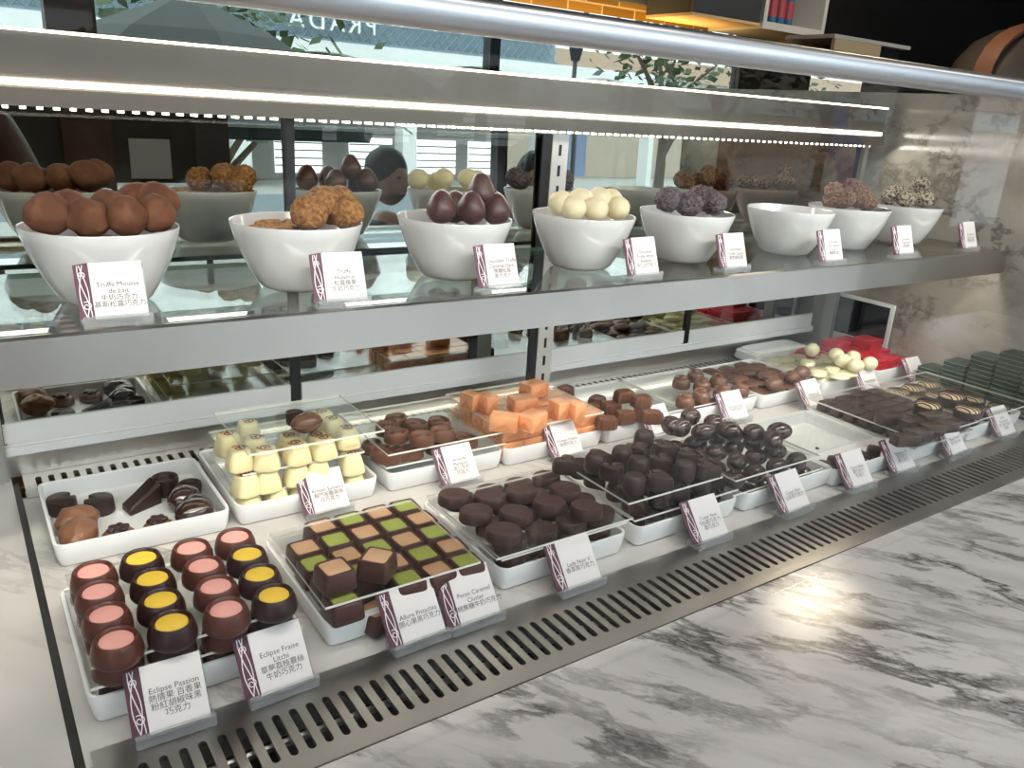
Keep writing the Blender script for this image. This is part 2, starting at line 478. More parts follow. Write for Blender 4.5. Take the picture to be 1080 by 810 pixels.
kind('wafer_white', [(None, b.mesh('wafer_white', IVORY))])
b = ico_blob(.017, .22, 2.2, 4, (1.25, .9, .42))
kind('flake_milk', [(None, b.mesh('flake_milk', MILK))])
# assorted pieces of the nearly empty back tray
pac = [(0.25, 0.0)] + [(math.cos(a), math.sin(a)) for a in [0.42 + k * (2 * PI - 0.84) / 26 for k in range(27)]]
b = MB().loft(pac, [(.0165, .0165, 0), (.0175, .0175, .002), (.0165, .0165, .016), (.0158, .0158, .0185), (.0150, .0150, .0190)])
kind('notched_cup', [(None, b.mesh('notched_cup', DARK))])
b = ico_blob(.019, .16, 1.5, 2, (1.18, .95, .85), 4)
kind('lump_milk', [(None, b.mesh('lump_milk', mat('lump_milk_choc', (0.20, 0.085, 0.038), 0.4)))])
b = MB().loft(circ(26), [(.0175, .0150, 0), (.0190, .0164, .003), (.0180, .0155, .009), (.0140, .0120, .0135), (.006, .005, .015)])
ro = MB()
for k in range(6):
    a = 2 * PI * k / 6
    q = ico_blob(.0058, .12, 2, k, (1.2, .8, .6), 2)
    ro.add([(x * math.cos(a) - y * math.sin(a) + .0062 * math.cos(a), x * math.sin(a) + y * math.cos(a) + .005 * math.sin(a), z + .0125) for x, y, z in q.v], q.f)
kind('rosette', [('body', b.mesh('rosette_body', mat('rosette_milk', (0.17, 0.07, 0.03), 0.4))), ('topping', ro.mesh('rosette_top', DARK))])
b = MB().rings([[(-.026, -.013, 0), (.018, -.013, 0), (.022, .013, 0), (-.020, .011, 0)],
                [(-.026, -.012, .006), (.020, -.012, .024), (.024, .012, .026), (-.020, .010, .008)],
                [(-.022, -.009, .008), (.017, -.009, .028), (.020, .009, .029), (-.018, .007, .010)]])
kind('wedge', [(None, b.mesh('wedge', DARK, True, 25))])
b = ico_blob(.019, .10, 1.5, 8, (1.1, .95, .8))
lf = MB()
lf.tube([(-.020, .004, .012), (-.012, -.004, .022), (0, -.006, .0275), (.012, 0, .0235), (.020, .008, .012)], [.0008, .0018, .0020, .0018, .0008], 6)
lf.tube([(-.004, -.006, .027), (-.002, -.014, .0205), (.001, -.018, .012)], [.0018, .0014, .0008], 6)
kind('leaf_dark', [('body', b.mesh('leaf_body', DARKG)), ('vein', lf.mesh('leaf_vein', DARK))])
b = MB().loft(circ(26), [(.0140, .0140, 0), (.0155, .0155, .003), (.0168, .0168, .020), (.0160, .0160, .0235), (.0140, .0140, .0225), (.0120, .0120, .0185)])
kind('cup_plain', [(None, b.mesh('cup_plain', DARK))])
# truffles
for i in range(3):
    kind('cocoa%d' % i, [(None, ico_blob(.0185, .16, 1.4, 11 + i, (1.08, .95, .92), 3, .10).mesh('cocoa_truffle', COCOA))])
    kind('crumb%d' % i, [(None, ico_blob(.0185, .12, 5.0, 21 + i, (1.05, 1, .95), 4).mesh('crumb_truffle', CRUMB))])
    kind('kiss%d' % i, [(None, ico_blob(.0165, .09, 1.3, 31 + i, (1.03, 1, .98), 3, .42).mesh('kiss_truffle', KISS))])
    kind('ivory%d' % i, [(None, ico_blob(.0178, .05, 1.3, 41 + i, (1.02, 1, .95), 3).mesh('ivory_truffle', IVTRUF))])
    kind('bluecr%d' % i, [(None, ico_blob(.0182, .14, 5.5, 51 + i, (1.03, 1, .95), 4).mesh('dark_crumb_truffle', BLUECR))])
    kind('nutcr%d' % i, [(None, ico_blob(.0185, .20, 5.0, 61 + i, (1.03, 1, .95), 4).mesh('nut_truffle', NUTCR))])
    kind('oatcr%d' % i, [(None, ico_blob(.0185, .16, 5.0, 71 + i, (1.03, 1, .95), 4).mesh('flake_truffle', OATCR))])
    kind('crushed%d' % i, [(None, ico_blob(.017, .30, 3.0, 81 + i, (1.25, 1, .5), 3).mesh('crumb_clump', CRUMB))])

ORD = ('first second third fourth fifth sixth seventh eighth ninth tenth eleventh twelfth thirteenth fourteenth fifteenth sixteenth '
       'seventeenth eighteenth nineteenth twentieth twenty-first twenty-second twenty-third twenty-fourth twenty-fifth twenty-sixth').split()
BATCH = {}      # label phrase -> list of roots, ranked later along the case

def put(k, name, cat, p, phrase, group, rz=0.0, s=1.0, tilt=(0, 0), label=None):
    parts = KIND[k]
    rot = (tilt[0], tilt[1], rz)
    if len(parts) == 1 and parts[0][0] is None:
        o = link(name, parts[0][1], None, p, rot)
    else:
        o = link(name, None, None, p, rot)
        for pn, me in parts:
            link(pn, me, o)
    o.scale = (s, s, s)
    o['category'] = cat; o['group'] = group
    if label: o['label'] = label
    else: BATCH.setdefault(phrase, []).append(o)
    return o

def finish_labels():
    for ph, L in BATCH.items():
        L.sort(key=lambda o: o.location.x)
        n = len(L)
        for i, o in enumerate(L):
            if n == 1: o['label'] = ph
            elif i == 0: o['label'] = ph + ', nearest the black seam'
            elif i == n - 1: o['label'] = ph + ', nearest the end wall'
            else: o['label'] = ph + ', ' + ORD[i] + ' from the black seam'

# ------------------------------------------------------------------ room
ROOMX0, ROOMX1, ROOMY0, ROOMY1, FZ, CZ = -3.2, 7.6, -2.6, 2.7, -0.95, 1.9
struct('floor', MB().box(ROOMX0, ROOMX1, ROOMY0, ROOMY1, FZ - .05, FZ), mat('floor_tile', (0.20, 0.17, 0.15), 0.35), 'brown tiled shop floor under the counter', 'floor')
struct('ceiling', MB().box(ROOMX0, ROOMX1, ROOMY0, ROOMY1, CZ, CZ + .05), mat('ceiling_paint', (0.10, 0.09, 0.085), 0.8), 'dark shop ceiling above the counter', 'ceiling')
struct('wall_left', MB().box(ROOMX0 - .1, ROOMX0, ROOMY0, ROOMY1, FZ, CZ), mat('brown_panel', (0.10, 0.055, 0.03), 0.5), 'brown panelled side wall of the shop', 'wall')
struct('wall_right', MB().box(ROOMX1, ROOMX1 + .1, ROOMY0, ROOMY1, FZ, CZ), mat('black_paint', (0.010, 0.009, 0.009), 0.6), 'black far side wall of the shop', 'wall')

def brick_mat():
    m, t, p = nt('gold_lit_brick')
    tc = t.nodes.new('ShaderNodeTexCoord')
    mp = t.nodes.new('ShaderNodeMapping'); mp.inputs['Rotation'].default_value = (PI / 2, 0, 0)
    br = t.nodes.new('ShaderNodeTexBrick')
    br.inputs['Scale'].default_value = 1
    br.inputs['Brick Width'].default_value = .20; br.inputs['Row Height'].default_value = .065
    br.inputs['Mortar Size'].default_value = .004
    br.inputs['Color1'].default_value = (.30, .16, .025, 1); br.inputs['Color2'].default_value = (.20, .10, .016, 1)  # warm lamplight on dark bricks is put into this gold colour
    br.inputs['Mortar'].default_value = (.50, .38, .22, 1)
    t.links.new(tc.outputs['Object'], mp.inputs[0]); t.links.new(mp.outputs[0], br.inputs['Vector'])
    t.links.new(br.outputs['Color'], p.inputs['Base Color'])
    p.inputs['Roughness'].default_value = 0.3
    n = t.nodes.new('ShaderNodeTexNoise'); n.inputs['Scale'].default_value = 40
    bp = t.nodes.new('ShaderNodeBump'); bp.inputs['Strength'].default_value = .5; bp.inputs['Distance'].default_value = .01
    t.links.new(n.outputs['Fac'], bp.inputs['Height']); t.links.new(bp.outputs[0], p.inputs['Normal'])
    return m
struct('wall_back', MB().box(ROOMX0, 3.9, 2.6, 2.7, FZ, CZ), brick_mat(), 'gold-lit glazed brick wall behind the counter', 'wall')
struct('wall_back_dark', MB().box(3.9, ROOMX1, 2.6, 2.7, FZ, CZ), MATS['black_paint'], 'black wall beside the gold-lit brick wall', 'wall')

# shop front behind the camera
WOOD = mat('dark_wood', (0.085, 0.042, 0.018), 0.45)
def bxm(m, *a): return MB().box(*a)
wf = MB()
wf.box(4.72, 5.55, -2.68, -2.6, FZ, CZ); wf.box(6.35, ROOMX1, -2.68, -2.6, FZ, CZ); wf.box(5.55, 6.35, -2.68, -2.6, 1.0, CZ); wf.box(5.55, 6.35, -2.68, -2.6, FZ, -.1)
struct('wall_front', wf, mat('front_wall_brown', (0.045, 0.028, 0.02), 0.5), 'dark brown shop front wall beside the windows', 'wall')
wf = MB().box(-3.2, .98, -2.68, -2.62, .20, .62)
struct('wall_front_panel', wf, mat('front_panel_dark', (0.035, 0.03, 0.025), 0.4), 'dark panel across the shop front beside the windows', 'wall')
FROST = translucent('frosted', (0.85, 0.92, 0.97))
for i, (x0, x1) in enumerate(((-3.2, .25), (.45, 2.55), (2.62, 4.72))):
    w = thing('window_%d' % (i + 1), 'shop front window with frosted band, %s bay from the brown wall' % ('third', 'second', 'first')[i], 'window')
    w['kind'] = 'structure'
    link('pane', MB().box(x0, x1, -2.645, -2.635, FZ, CZ).mesh('pane', GLASS, False), w)
    link('frosted_band', MB().box(x0, x1, -2.634, -2.632, .03, .145).mesh('band', FROST, False), w)
struct('trim_1', MB().box(.25, .45, -2.70, -2.58, FZ, CZ), WOOD, 'brown wooden shop front post', 'post')
struct('trim_2', MB().box(2.55, 2.62, -2.68, -2.60, FZ, CZ), BLACKF, 'slim black shop front mullion', 'post')
pst = link('paper_sign', MB().box(.40 + .12, .40 + .30, -2.612, -2.609, .22, .40).mesh('poster', CARD, False))
tag(pst, 'pale paper notice fixed on the dark shop front panel', 'notice')

# ------------------------------------------------------------------ street beyond
struct('ground_street', MB().box(-40, 80, -60, -2.75, FZ - .06, FZ - .01), mat('paving', (0.42, 0.41, 0.39), 0.8), 'pale street paving outside the shop', 'street')
bld = thing('arcade_building', 'white arcaded building across the street with lattice parapet and sign', 'building', (0, -20, 0))
FW = mat('facade_white', (0.80, 0.82, 0.82), 0.7)
fm = MB()
x = -8.0; bays = []
while x < 16.5:
    bays.append((x, x + 4.75)); x += 4.75
ZT, ZS, ZA = 1.85, 0.65, 1.58
for x0, x1 in bays:
    a0, a1 = x0 + .22, x1 - .22
    N = 16
    lo = []; hi = []
    for k in range(N + 1):
        t = k / N
        xx = a0 + (a1 - a0) * t
        lo.append((xx, 0, ZS + (ZA - ZS) * math.sqrt(max(0, 1 - (2 * t - 1) ** 2)))); hi.append((xx, 0, ZT))
    fm.add(lo + hi, [(k, k + 1, N + 2 + k, N + 1 + k) for k in range(N)])
    fm.add(lo + [(p[0], -.5, p[2]) for p in lo], [(k, k + 1, N + 2 + k, N + 1 + k) for k in range(N)])
    fm.box(x0, a0, -.5, 0, FZ, ZT); fm.box(a1, x1, -.5, 0, FZ, ZT)
link('facade', fm.mesh('facade', FW, False), bld)
link('inner_wall', MB().box(-8, 16.2, -3.6, -3.4, FZ, 1.8).mesh('inner', mat('arcade_inner', (0.34, 0.33, 0.32), 0.8), False), bld)
link('arcade_ceiling', MB().box(-8, 16.2, -3.6, -.3, 1.72, 1.84).mesh('arcc', mat('arcade_ceil', (0.30, 0.26, 0.22), 0.8), False), bld)
LITSHOP = emis('lit_shop', (0.85, 0.93, 1.0), 4.0); GREYSH = mat('grey_shelf', (0.22, 0.24, 0.25), 0.6)
for x in [1.0, 3.2, 5.4, 8.2, 10.6, 13.0, 15.0]:
    wv = link('lit_window', MB().box(x, x + 1.5, -3.39, -3.36, -.75, .35).mesh('shopw', LITSHOP, False), bld)
    for z in (-.55, -.33, -.1, .12):
        link('shelf_board', MB().box(x, x + 1.5, -3.35, -3.30, z, z + .04).mesh('shopsh', GREYSH, False), wv)
lt = MB().box(-8, 16.2, -.06, 0, ZT, ZT + .06).box(-8, 16.2, -.06, 0, ZT + .62, ZT + .70)
x = -8.0
while x < 16:
    for a, bb in ((0, .28), (.28, 0)):
        lt.tube([(x + a, -.03, ZT + .05), (x + bb, -.03, ZT + .34)], .022, 4)
        lt.tube([(x + a, -.03, ZT + .34), (x + bb, -.03, ZT + .63)], .022, 4)
    x += .28
link('lattice_parapet', lt.mesh('lattice', mat('lattice_blue', (0.18, 0.26, 0.32), 0.5), False), bld)
link('parapet_backing', MB().box(-8, 16.2, -.3, -.2, ZT, ZT + 1.3).mesh('parb', mat('backing_blue', (0.33, 0.42, 0.48), 0.7), False), bld)
cv = bpy.data.curves.new('sign', 'FONT'); cv.body = 'PRADA'; cv.size = .62; cv.extrude = .03; cv.space_character = 1.35; cv.align_x = 'CENTER'
so = bpy.data.objects.new('sign_tmp', cv); COL.objects.link(so)
me = bpy.data.meshes.new_from_object(so.evaluated_get(bpy.context.evaluated_depsgraph_get()))
bpy.data.objects.remove(so)
me.materials.clear(); me.materials.append(mat('sign_white', (0.9, 0.92, 0.92), 0.5))
link('sign_letters', me, bld, (8.75, .12, 2.10), (PI / 2, 0, PI))
b2 = thing('far_building', 'low beige building with pale band beyond the trees', 'building', (0, -26, 0))
link('walls', MB().box(17, 60, -4, 0, FZ, .9).mesh('fb1', mat('beige_wall', (0.50, 0.42, 0.34), 0.8), False), b2)
link('pale_band', MB().box(17, 60, -4.1, .1, .9, 2.0).mesh('fb2', mat('band_white', (0.78, 0.84, 0.82), 0.7), False), b2)
link('roof', MB().prism([(-4.4, 2.0), (.6, 2.0), (-1.9, 3.0)], 'x', 16.5, 60).mesh('fb3', mat('roof_tan', (0.35, 0.24, 0.17), 0.8), False), b2)
LEAF = mat('tree_leaf', (0.045, 0.085, 0.03), 0.6)
BARK = mat('tree_bark', (0.10, 0.07, 0.05), 0.8)
def tree(x, y, h, label, seed, dens=420):
    t = thing('street_tree', label, 'tree', (x, y, FZ), 0, 'street trees')
    rr = random.Random(seed)
    tk = MB().tube([(0, 0, 0), (.05, 0, h * .3), (0, .05, h * .6)], [.11, .09, .06], 8)
    for k in range(6):
        a = k * 1.05
        tk.tube([(.02, .02, h * (.35 + .04 * k)), (.5 * math.cos(a), .5 * math.sin(a), h * (.55 + .05 * k)), (1.0 * math.cos(a), 1.0 * math.sin(a), h * (.68 + .05 * k))], [.05, .03, .012], 6)
    link('trunk', tk.mesh('trunk', BARK), t)
    lf = MB()
    for k in range(dens):
        c = Vector((rr.gauss(0, .62), rr.gauss(0, .62), h * (.55 + .45 * rr.random())))
        a = rr.random() * 6.28; b = rr.uniform(-.8, .8); s = rr.uniform(.07, .15)
        u = Vector((math.cos(a), math.sin(a), b)).normalized() * s; w = u.cross(Vector((rr.random(), rr.random(), 1))).normalized() * s * .6
        lf.add([c - u, c + w, c + u, c - w], [(0, 1, 2, 3)])
    link('foliage', lf.mesh('foliage', LEAF, False), t)
tree(10.6, -9.5, 3.3, 'street tree with loose crown before the far building', 3)
tree(16.4, -11.5, 3.0, 'smaller street tree close to the flag pole', 4, 300)
tree(2.35, -8.0, 2.4, 'low dense tree outside facing the brown post', 5, 520)
po = thing('flag_pole', 'dark pole with blue flag outside the shop', 'flag', (10.9, -7.5, FZ))
link('pole', MB().tube([(0, 0, 0), (0, 0, 4.2)], .035, 8).mesh('fpole', BLACKF), po)
fl = MB(); n = 8
for j in range(2):
    pass
fl.add([(.05 + .12 * i, .05 * math.sin(i * 1.1), 1.95 - .10 * i - .42 * j + .02 * math.sin(i)) for j in range(3) for i in range(n)],
       [(j * n + i, j * n + i + 1, (j + 1) * n + i + 1, (j + 1) * n + i) for j in range(2) for i in range(n - 1)])
fo = link('flag', fl.mesh('flag', mat('flag_blue', (0.10, 0.16, 0.42), 0.7)), po)
sl = thing('street_lamp', 'dark lantern street lamp with hanging pennants', 'lamp', (9.4, -10.5, FZ))
link('post', MB().tube([(0, 0, 0), (0, 0, 2.3)], .04, 8).mesh('lpost', BLACKF), sl)
link('lantern', MB().loft(sup(8, 2), [(.08, .08, 2.3), (.16, .16, 2.62), (.05, .05, 2.75), (.02, .02, 2.85)]).mesh('lantern', BLACKF), sl)
link('pennant', MB().box(.06, .30, -.01, .01, .8, 1.8).box(-.30, -.06, -.01, .01, .8, 1.8).mesh('pennant', mat('pennant_blue', (0.25, 0.32, 0.50), 0.7), False), sl)
um = thing('cafe_umbrella', 'dark green cafe umbrella outside the windows', 'umbrella', (1.35, -4.6, FZ))
link('canopy', MB().loft(circ(8), [(1.25, 1.25, 1.35), (1.28, 1.28, 1.42), (.65, .65, 1.80), (.05, .05, 2.05)]).mesh('ucan', mat('umbrella_green', (0.012, 0.022, 0.022), 0.6), False), um)
link('pole', MB().tube([(0, 0, 0), (0, 0, 1.9)], .025, 8).mesh('upole', BLACKF), um)
link('base', MB().loft(circ(16), [(.28, .28, 0), (.28, .28, .05), (.06, .06, .09)]).mesh('ubase', BLACKF), um)

# ------------------------------------------------------------------ people seen only in the mirror
def skin_person(name, joints, bones, label, loc, rz, cloth, hairc, head_at, skinc=(0.45, 0.27, 0.19)):
    t = tag(link(name, None, None, loc, (0, 0, rz)), label, 'person')
    me = bpy.data.meshes.new('person_body')
    names = list(joints)
    me.from_pydata([joints[k][:3] for k in names], [(names.index(a), names.index(b)) for a, b in bones], [])
    o = link('body', me, t)
    sk = o.modifiers.new('skin', 'SKIN')
    o.modifiers.new('sub', 'SUBSURF').levels = 2
    for i, k in enumerate(names):
        r = joints[k][3]
        rr = r if isinstance(r, tuple) else (r, r)
        me.skin_vertices[0].data[i].radius = rr
    me.skin_vertices[0].data[0].use_root = True
    dg = bpy.context.evaluated_depsgraph_get(); dg.update()
    m2 = bpy.data.meshes.new_from_object(o.evaluated_get(dg))
    o.modifiers.clear()
    # the dressed body: hands and neck keep skin colour
    m2.materials.clear(); m2.materials.append(cloth); m2.materials.append(mat('skin', skinc, 0.5))
    hands = [Vector(joints[k][:3]) for k in names if k.startswith(('hand', 'neck'))]
    for p in m2.polygons:
        p.use_smooth = True
        if any((p.center - h).length < .085 for h in hands): p.material_index = 1
    o.data = m2
    hx, hy, hz = head_at
    h = ico_blob(.105, .03, 1.5, 1, (.80, .95, 1.12), 3)
    hm = MB().add([(x + hx, y + hy, z + hz) for x, y, z in h.v], h.f)
    hm.add([(hx - .014, hy + .094, hz + .10), (hx + .014, hy + .094, hz + .10), (hx, hy + .125, hz + .103), (hx, hy + .098, hz + .145)], [(0, 1, 2), (0, 2, 3), (1, 3, 2)])
    for sx in (-1, 1):
        e = ico_blob(.022, 0, 1, 1, (.4, .8, 1.2), 2)
        hm.add([(x + hx + sx * .086, y + hy - .01, z + hz + .09) for x, y, z in e.v], e.f)
    hd = link('head', hm.mesh('head', MATS['skin']), t)
    for sx in (-1, 1):
        e = ico_blob(.010, 0, 1, 1, (1.3, .6, .8), 2)
        link('eye', MB().add([(x + hx + sx * .034, y + hy + .090, z + hz + .128) for x, y, z in e.v], e.f).mesh('eye', BLACKF), hd)
    mo = ico_blob(.014, 0, 1, 1, (1.7, .5, .45), 2)
    link('mouth', MB().add([(x + hx, y + hy + .086, z + hz + .052) for x, y, z in mo.v], mo.f).mesh('mouth', mat('lips', (0.30, 0.10, 0.09), 0.5)), hd)
    hr = ico_blob(.112, .05, 2.0, 2, (.86, .98, 1.05), 3)
    hv = [(x + hx, y + hy - .022, z + hz + .045) for x, y, z in hr.v]
    link('hair', MB().add(hv, [f for f in hr.f if min(hr.v[i][2] for i in f) > .045 or max(hr.v[i][1] for i in f) < .02]).mesh('hair', hairc), t)
    return t

HAIRD = mat('dark_hair', (0.012, 0.010, 0.010), 0.5)
JK = {'pelvis': (0, 0, .92, (.16, .12)), 'belly': (0, 0, 1.08, (.15, .11)), 'chest': (0, 0, 1.30, (.17, .12)), 'neckb': (0, 0, 1.42, .075), 'neck': (0, .01, 1.49, .052),
      'shl': (-.19, 0, 1.38, .065), 'ell': (-.25, .12, 1.16, .048), 'handl': (-.10, .34, 1.32, .036), 'shr': (.19, 0, 1.38, .065), 'elr': (.25, .12, 1.16, .048), 'handr': (.10, .34, 1.32, .036),
      'hipl': (-.09, 0, .88, .095), 'knl': (-.10, .02, .50, .065), 'anl': (-.10, 0, .09, .045), 'tol': (-.11, .16, .04, .04), 'hipr': (.09, 0, .88, .095), 'knr': (.10, .02, .50, .065), 'anr': (.10, 0, .09, .045), 'tor': (.11, .16, .04, .04)}
JB = [('pelvis', 'belly'), ('belly', 'chest'), ('chest', 'neckb'), ('neckb', 'neck'), ('chest', 'shl'), ('shl', 'ell'), ('ell', 'handl'), ('chest', 'shr'), ('shr', 'elr'), ('elr', 'handr'),
      ('pelvis', 'hipl'), ('hipl', 'knl'), ('knl', 'anl'), ('anl', 'tol'), ('pelvis', 'hipr'), ('hipr', 'knr'), ('knr', 'anr'), ('anr', 'tor')]
skin_person('person', JK, JB, 'standing person in a brown jacket facing the case, mirrored behind the truffle bowls', (-.26, -1.02, FZ), 0.0, mat('brown_jacket', (0.085, 0.035, 0.022), 0.6), HAIRD, (0, .02, 1.50))
JS = dict(JK)
JS.update({'pelvis': (0, 0, .50, (.17, .13)), 'belly': (0, 0, .66, (.16, .12)), 'chest': (0, .02, .88, (.17, .12)), 'neckb': (0, .03, 1.0, .075), 'neck': (0, .04, 1.06, .052),
           'shl': (-.19, .02, .96, .065), 'ell': (-.24, .10, .72, .048), 'handl': (-.12, .32, .70, .036), 'shr': (.19, .02, .96, .065), 'elr': (.24, .10, .72, .048), 'handr': (.12, .32, .70, .036),
           'hipl': (-.09, .02, .49, .095), 'knl': (-.11, .42, .50, .065), 'anl': (-.11, .40, .09, .045), 'tol': (-.11, .54, .04, .04), 'hipr': (.09, .02, .49, .095), 'knr': (.11, .42, .50, .065), 'anr': (.11, .40, .09, .045), 'tor': (.11, .54, .04, .04)})
def chair(x, y, rz, label):
    t = thing('cafe_chair', label, 'chair', (x, y, FZ), rz, 'cafe chairs by the shop front')
    link('seat', MB().rbox(-.21, .21, -.20, .22, .37, .40, .01).mesh('seat', WOOD), t)
    link('backrest', MB().rbox(-.21, .21, -.24, -.21, .55, .85, .01).mesh('backr', WOOD), t)
    for sx in (-1, 1):
        link('leg', MB().tube([(sx * .19, .19, 0), (sx * .19, .19, .38)], .016, 8).mesh('leg', BLACKF), t)
        link('leg', MB().tube([(sx * .19, -.22, 0), (sx * .19, -.225, .84)], .016, 8).mesh('leg', BLACKF), t)
for (x, y, rz, lab, cl, cn) in ((2.42, -2.05, .5, 'seated person in a dark top, mirrored above the ivory truffles', mat('black_top', (0.012, 0.012, 0.014), 0.7), 'cafe chair under the person in the dark top'),
                            (1.55, -2.10, -.4, 'seated person in a navy jacket, mirrored above the dark truffles', mat('navy_jacket', (0.03, 0.045, 0.085), 0.7), 'cafe chair under the person in the navy jacket')):
    skin_person('person', JS, JB, lab, (x, y, FZ), rz, cl, HAIRD, (0, .05, 1.08))
    chair(x, y, rz, cn)

# ------------------------------------------------------------------ counter and case
YM, YL = 0.515, 0.605       # upper and lower mirrors
XL, XR = -0.45, 1.51
ct = thing('marble_counter', 'grey veined white marble counter carrying the glass case', 'counter', (0, 0, 0))
link('front_ledge', MB().box(-1.2, 2.4, -.80, -.0905, -.04, 0).mesh('front_ledge', MARB, False), ct)
link('front_ledge_inner', MB().box(-1.2, 2.4, -.0904, -.0705, -.04, 0).mesh('front_ledge_inner', MARB, False), ct)
dk = MB().box(-.187, XR, .0185, .530, -.04, 0).box(-1.2, -.1945, -.0705, .62, -.04, 0)
link('case_deck', dk.mesh('deck', DECKM, False), ct)
link('black_seam', MB().box(-.1945, -.187, -.0705, .60, -.04, -.006).mesh('seam', BLACK, False), ct)
link('plinth', MB().box(-1.1, 2.3, -.72, .66, FZ, -.15).mesh('plinth', mat('plinth_dark', (0.05, 0.04, 0.035), 0.6), False), ct)
link('grille_well', MB().box(-.187, XR, -.0705, .0185, -.145, -.14).box(-.187, XR, .53, .605, -.145, -.14).box(-.187, XR, -.0705, -.0695, -.145, -.02).box(-.187, XR, .0175, .0185, -.145, -.04).box(-.187, XR, .529, .53, -.145, -.04).mesh('well', CAV, False), ct)
struct('wall_end', MB().box(XR, XR + .03, -.088, .66, 0, .585), WALLM, 'grey veined polished marble end wall of the case', 'wall')

def grille(name, x0, x1, yb, yf, sb, sf, label):
    """slotted steel plate: yb/yf back and front edges, slots from sf to sb"""
    P, w, d = .015, .0035, .005
    n0, n1 = math.ceil((x0 + P / 2) / P), math.floor((x1 - P / 2) / P)
    m = MB(); z = .0015
    K = 5
    for n in range(n0, n1 + 1):
        cx = n * P
        A = [(cx + w, sf + w)] + [(cx + w, sb - w)]
        slot = []; outer = []
        for k in range(K + 1):
            a = PI * k / K
            slot.append((cx + w * math.cos(a), sb - w + w * math.sin(a))); outer.append((cx + P / 2 * (1 - 2 * k / K), yb))
        for k in range(K + 1):
            a = PI + PI * k / K
            slot.append((cx + w * math.cos(a), sf + w + w * math.sin(a))); outer.append((cx - P / 2 * (1 - 2 * k / K), yf))
        N = len(slot)
        vs = [(x, y, z) for x, y in slot] + [(x, y, z) for x, y in outer] + [(x, y, z - d) for x, y in slot]
        fs = [(i, (i + 1) % N, N + (i + 1) % N, N + i) for i in range(N)]
        fs += [(i, 2 * N + i, 2 * N + (i + 1) % N, (i + 1) % N) for i in range(N)]
        m.add(vs, fs)
    xa, xb = (n0 - .5) * P, (n1 + .5) * P
    if xa > x0: m.add([(x0, yf, z), (xa, yf, z), (xa, yb, z), (x0, yb, z)], [(0, 1, 2, 3)])
    if xb < x1: m.add([(xb, yf, z), (x1, yf, z), (x1, yb, z), (xb, yb, z)], [(0, 1, 2, 3)])
    m.add([(x0, yf, z), (x1, yf, z), (x1, yf, z - .0013), (x0, yf, z - .0013)], [(0, 1, 2, 3)])
    m.add([(x0, yb, z), (x1, yb, z), (x1, yb, z - .0013), (x0, yb, z - .0013)], [(0, 1, 2, 3)])
    t = thing(name, label, 'grille', (0, 0, 0))
    link('slotted_plate', m.mesh('slotted_plate', STEELD, False), t)
    ym = sf * .4 + sb * .6
    link('support_rod', MB().tube([(x0, ym, -.012), (x1, ym, -.012)], .0035, 8).mesh('rod', STEEL), t)
    return t
grille('vent_grille', -.182, XR - .005, .0335, -.0700, .0015, -.0510, 'slotted steel vent grille along the front of the case')
grille('vent_grille', -.182, XR - .005, .602, .527, .588, .540, 'slotted steel vent grille along the back behind the trays')

case = thing('display_case', 'long glass display case with steel rail, light beam and mirrored back', 'display case', (0, 0, 0))
link('front_glass', MB().box(XL, XR, -.0904, -.0856, .0005, .548).mesh('front_glass', GLASS, False), case)
prof = []
for k in range(20):
    a = 2 * PI * k / 20
    prof.append((-.094 + .014 * math.copysign(abs(math.cos(a)) ** .7, math.cos(a)), .5565 + .0108 * math.copysign(abs(math.sin(a)) ** .7, math.sin(a))))
link('top_rail', MB().prism(prof, 'x', XL, 2.0).mesh('top_rail', mat('rail_steel', (0.60, 0.61, 0.63), 0.36, metal=1.0), True, 50), case)
link('steel_riser', MB().box(-.20, 1.50, .603, .612, .0, .031).mesh('riser', STEEL, False), case)
link('white_ledge', MB().box(-.20, 1.50, .600, .614, .031, .043).box(-.20, 1.50, .606, .614, .043, .047).mesh('ledge', WHITEF, False), case)
link('end_post', MB().box(-.235, -.197, .59, .64, 0, .26).mesh('end_post', STEEL, False), case)
link('back_panel', MB().box(XL, XR, .645, .66, 0, .66).mesh('back_panel', BLACKF, False), case)
# lower sliding mirror doors with white bottom frames
for (x0, x1) in ((-.196, .187), (.205, 1.050), (1.066, 1.49)):
    d = link('lower_mirror_door', MB().box(x0, x1, YL, YL + .006, .075, .272).mesh('lmd', MIRR, False), case)
    link('door_bottom_frame', MB().box(x0, x1, YL - .004, YL + .008, .049, .076).mesh('dbf', WHITEF, False), d)
for x in (.196, 1.058, -.201):
    link('lower_door_edge', MB().box(x - .008, x + .008, YL - .003, YL + .012, .047, .272).mesh('lde', BLACKF, False), case)
# upper mirror doors, leaning back by a hair
um_ = link('upper_mirror_door', MB().box(XL, .158, 0, .006, 0, .215).mesh('umd', MIRR, False), case, (0, YM, .262), (-.022, 0, 0))
link('upper_mirror_door', MB().box(.170, .985, 0, .006, 0, .215).mesh('umd', MIRR, False), case, (0, YM, .262), (-.022, 0, 0))
link('bronze_mirror_door', MB().box(.985, 1.432, 0, .006, 0, .215).mesh('umb', mirror_mat('mirror_bronze', (0.26, 0.20, 0.15)), False), case, (0, YM, .262), (-.022, 0, 0))
link('upper_door_edge', MB().box(.158, .170, YM - .004, YM + .012, .255, .478).mesh('ude', BLACKF, False), case)
link('corner_frame', MB().box(1.432, 1.446, YM - .006, YM + .02, .02, .497).mesh('cfr', mat('corner_metal', (0.25, 0.25, 0.22), 0.4, metal=0.7), False), case)
link('mirror_header', MB().box(XL, 1.49, .585, .590, .553, .66).mesh('mh', MIRR, False), case)
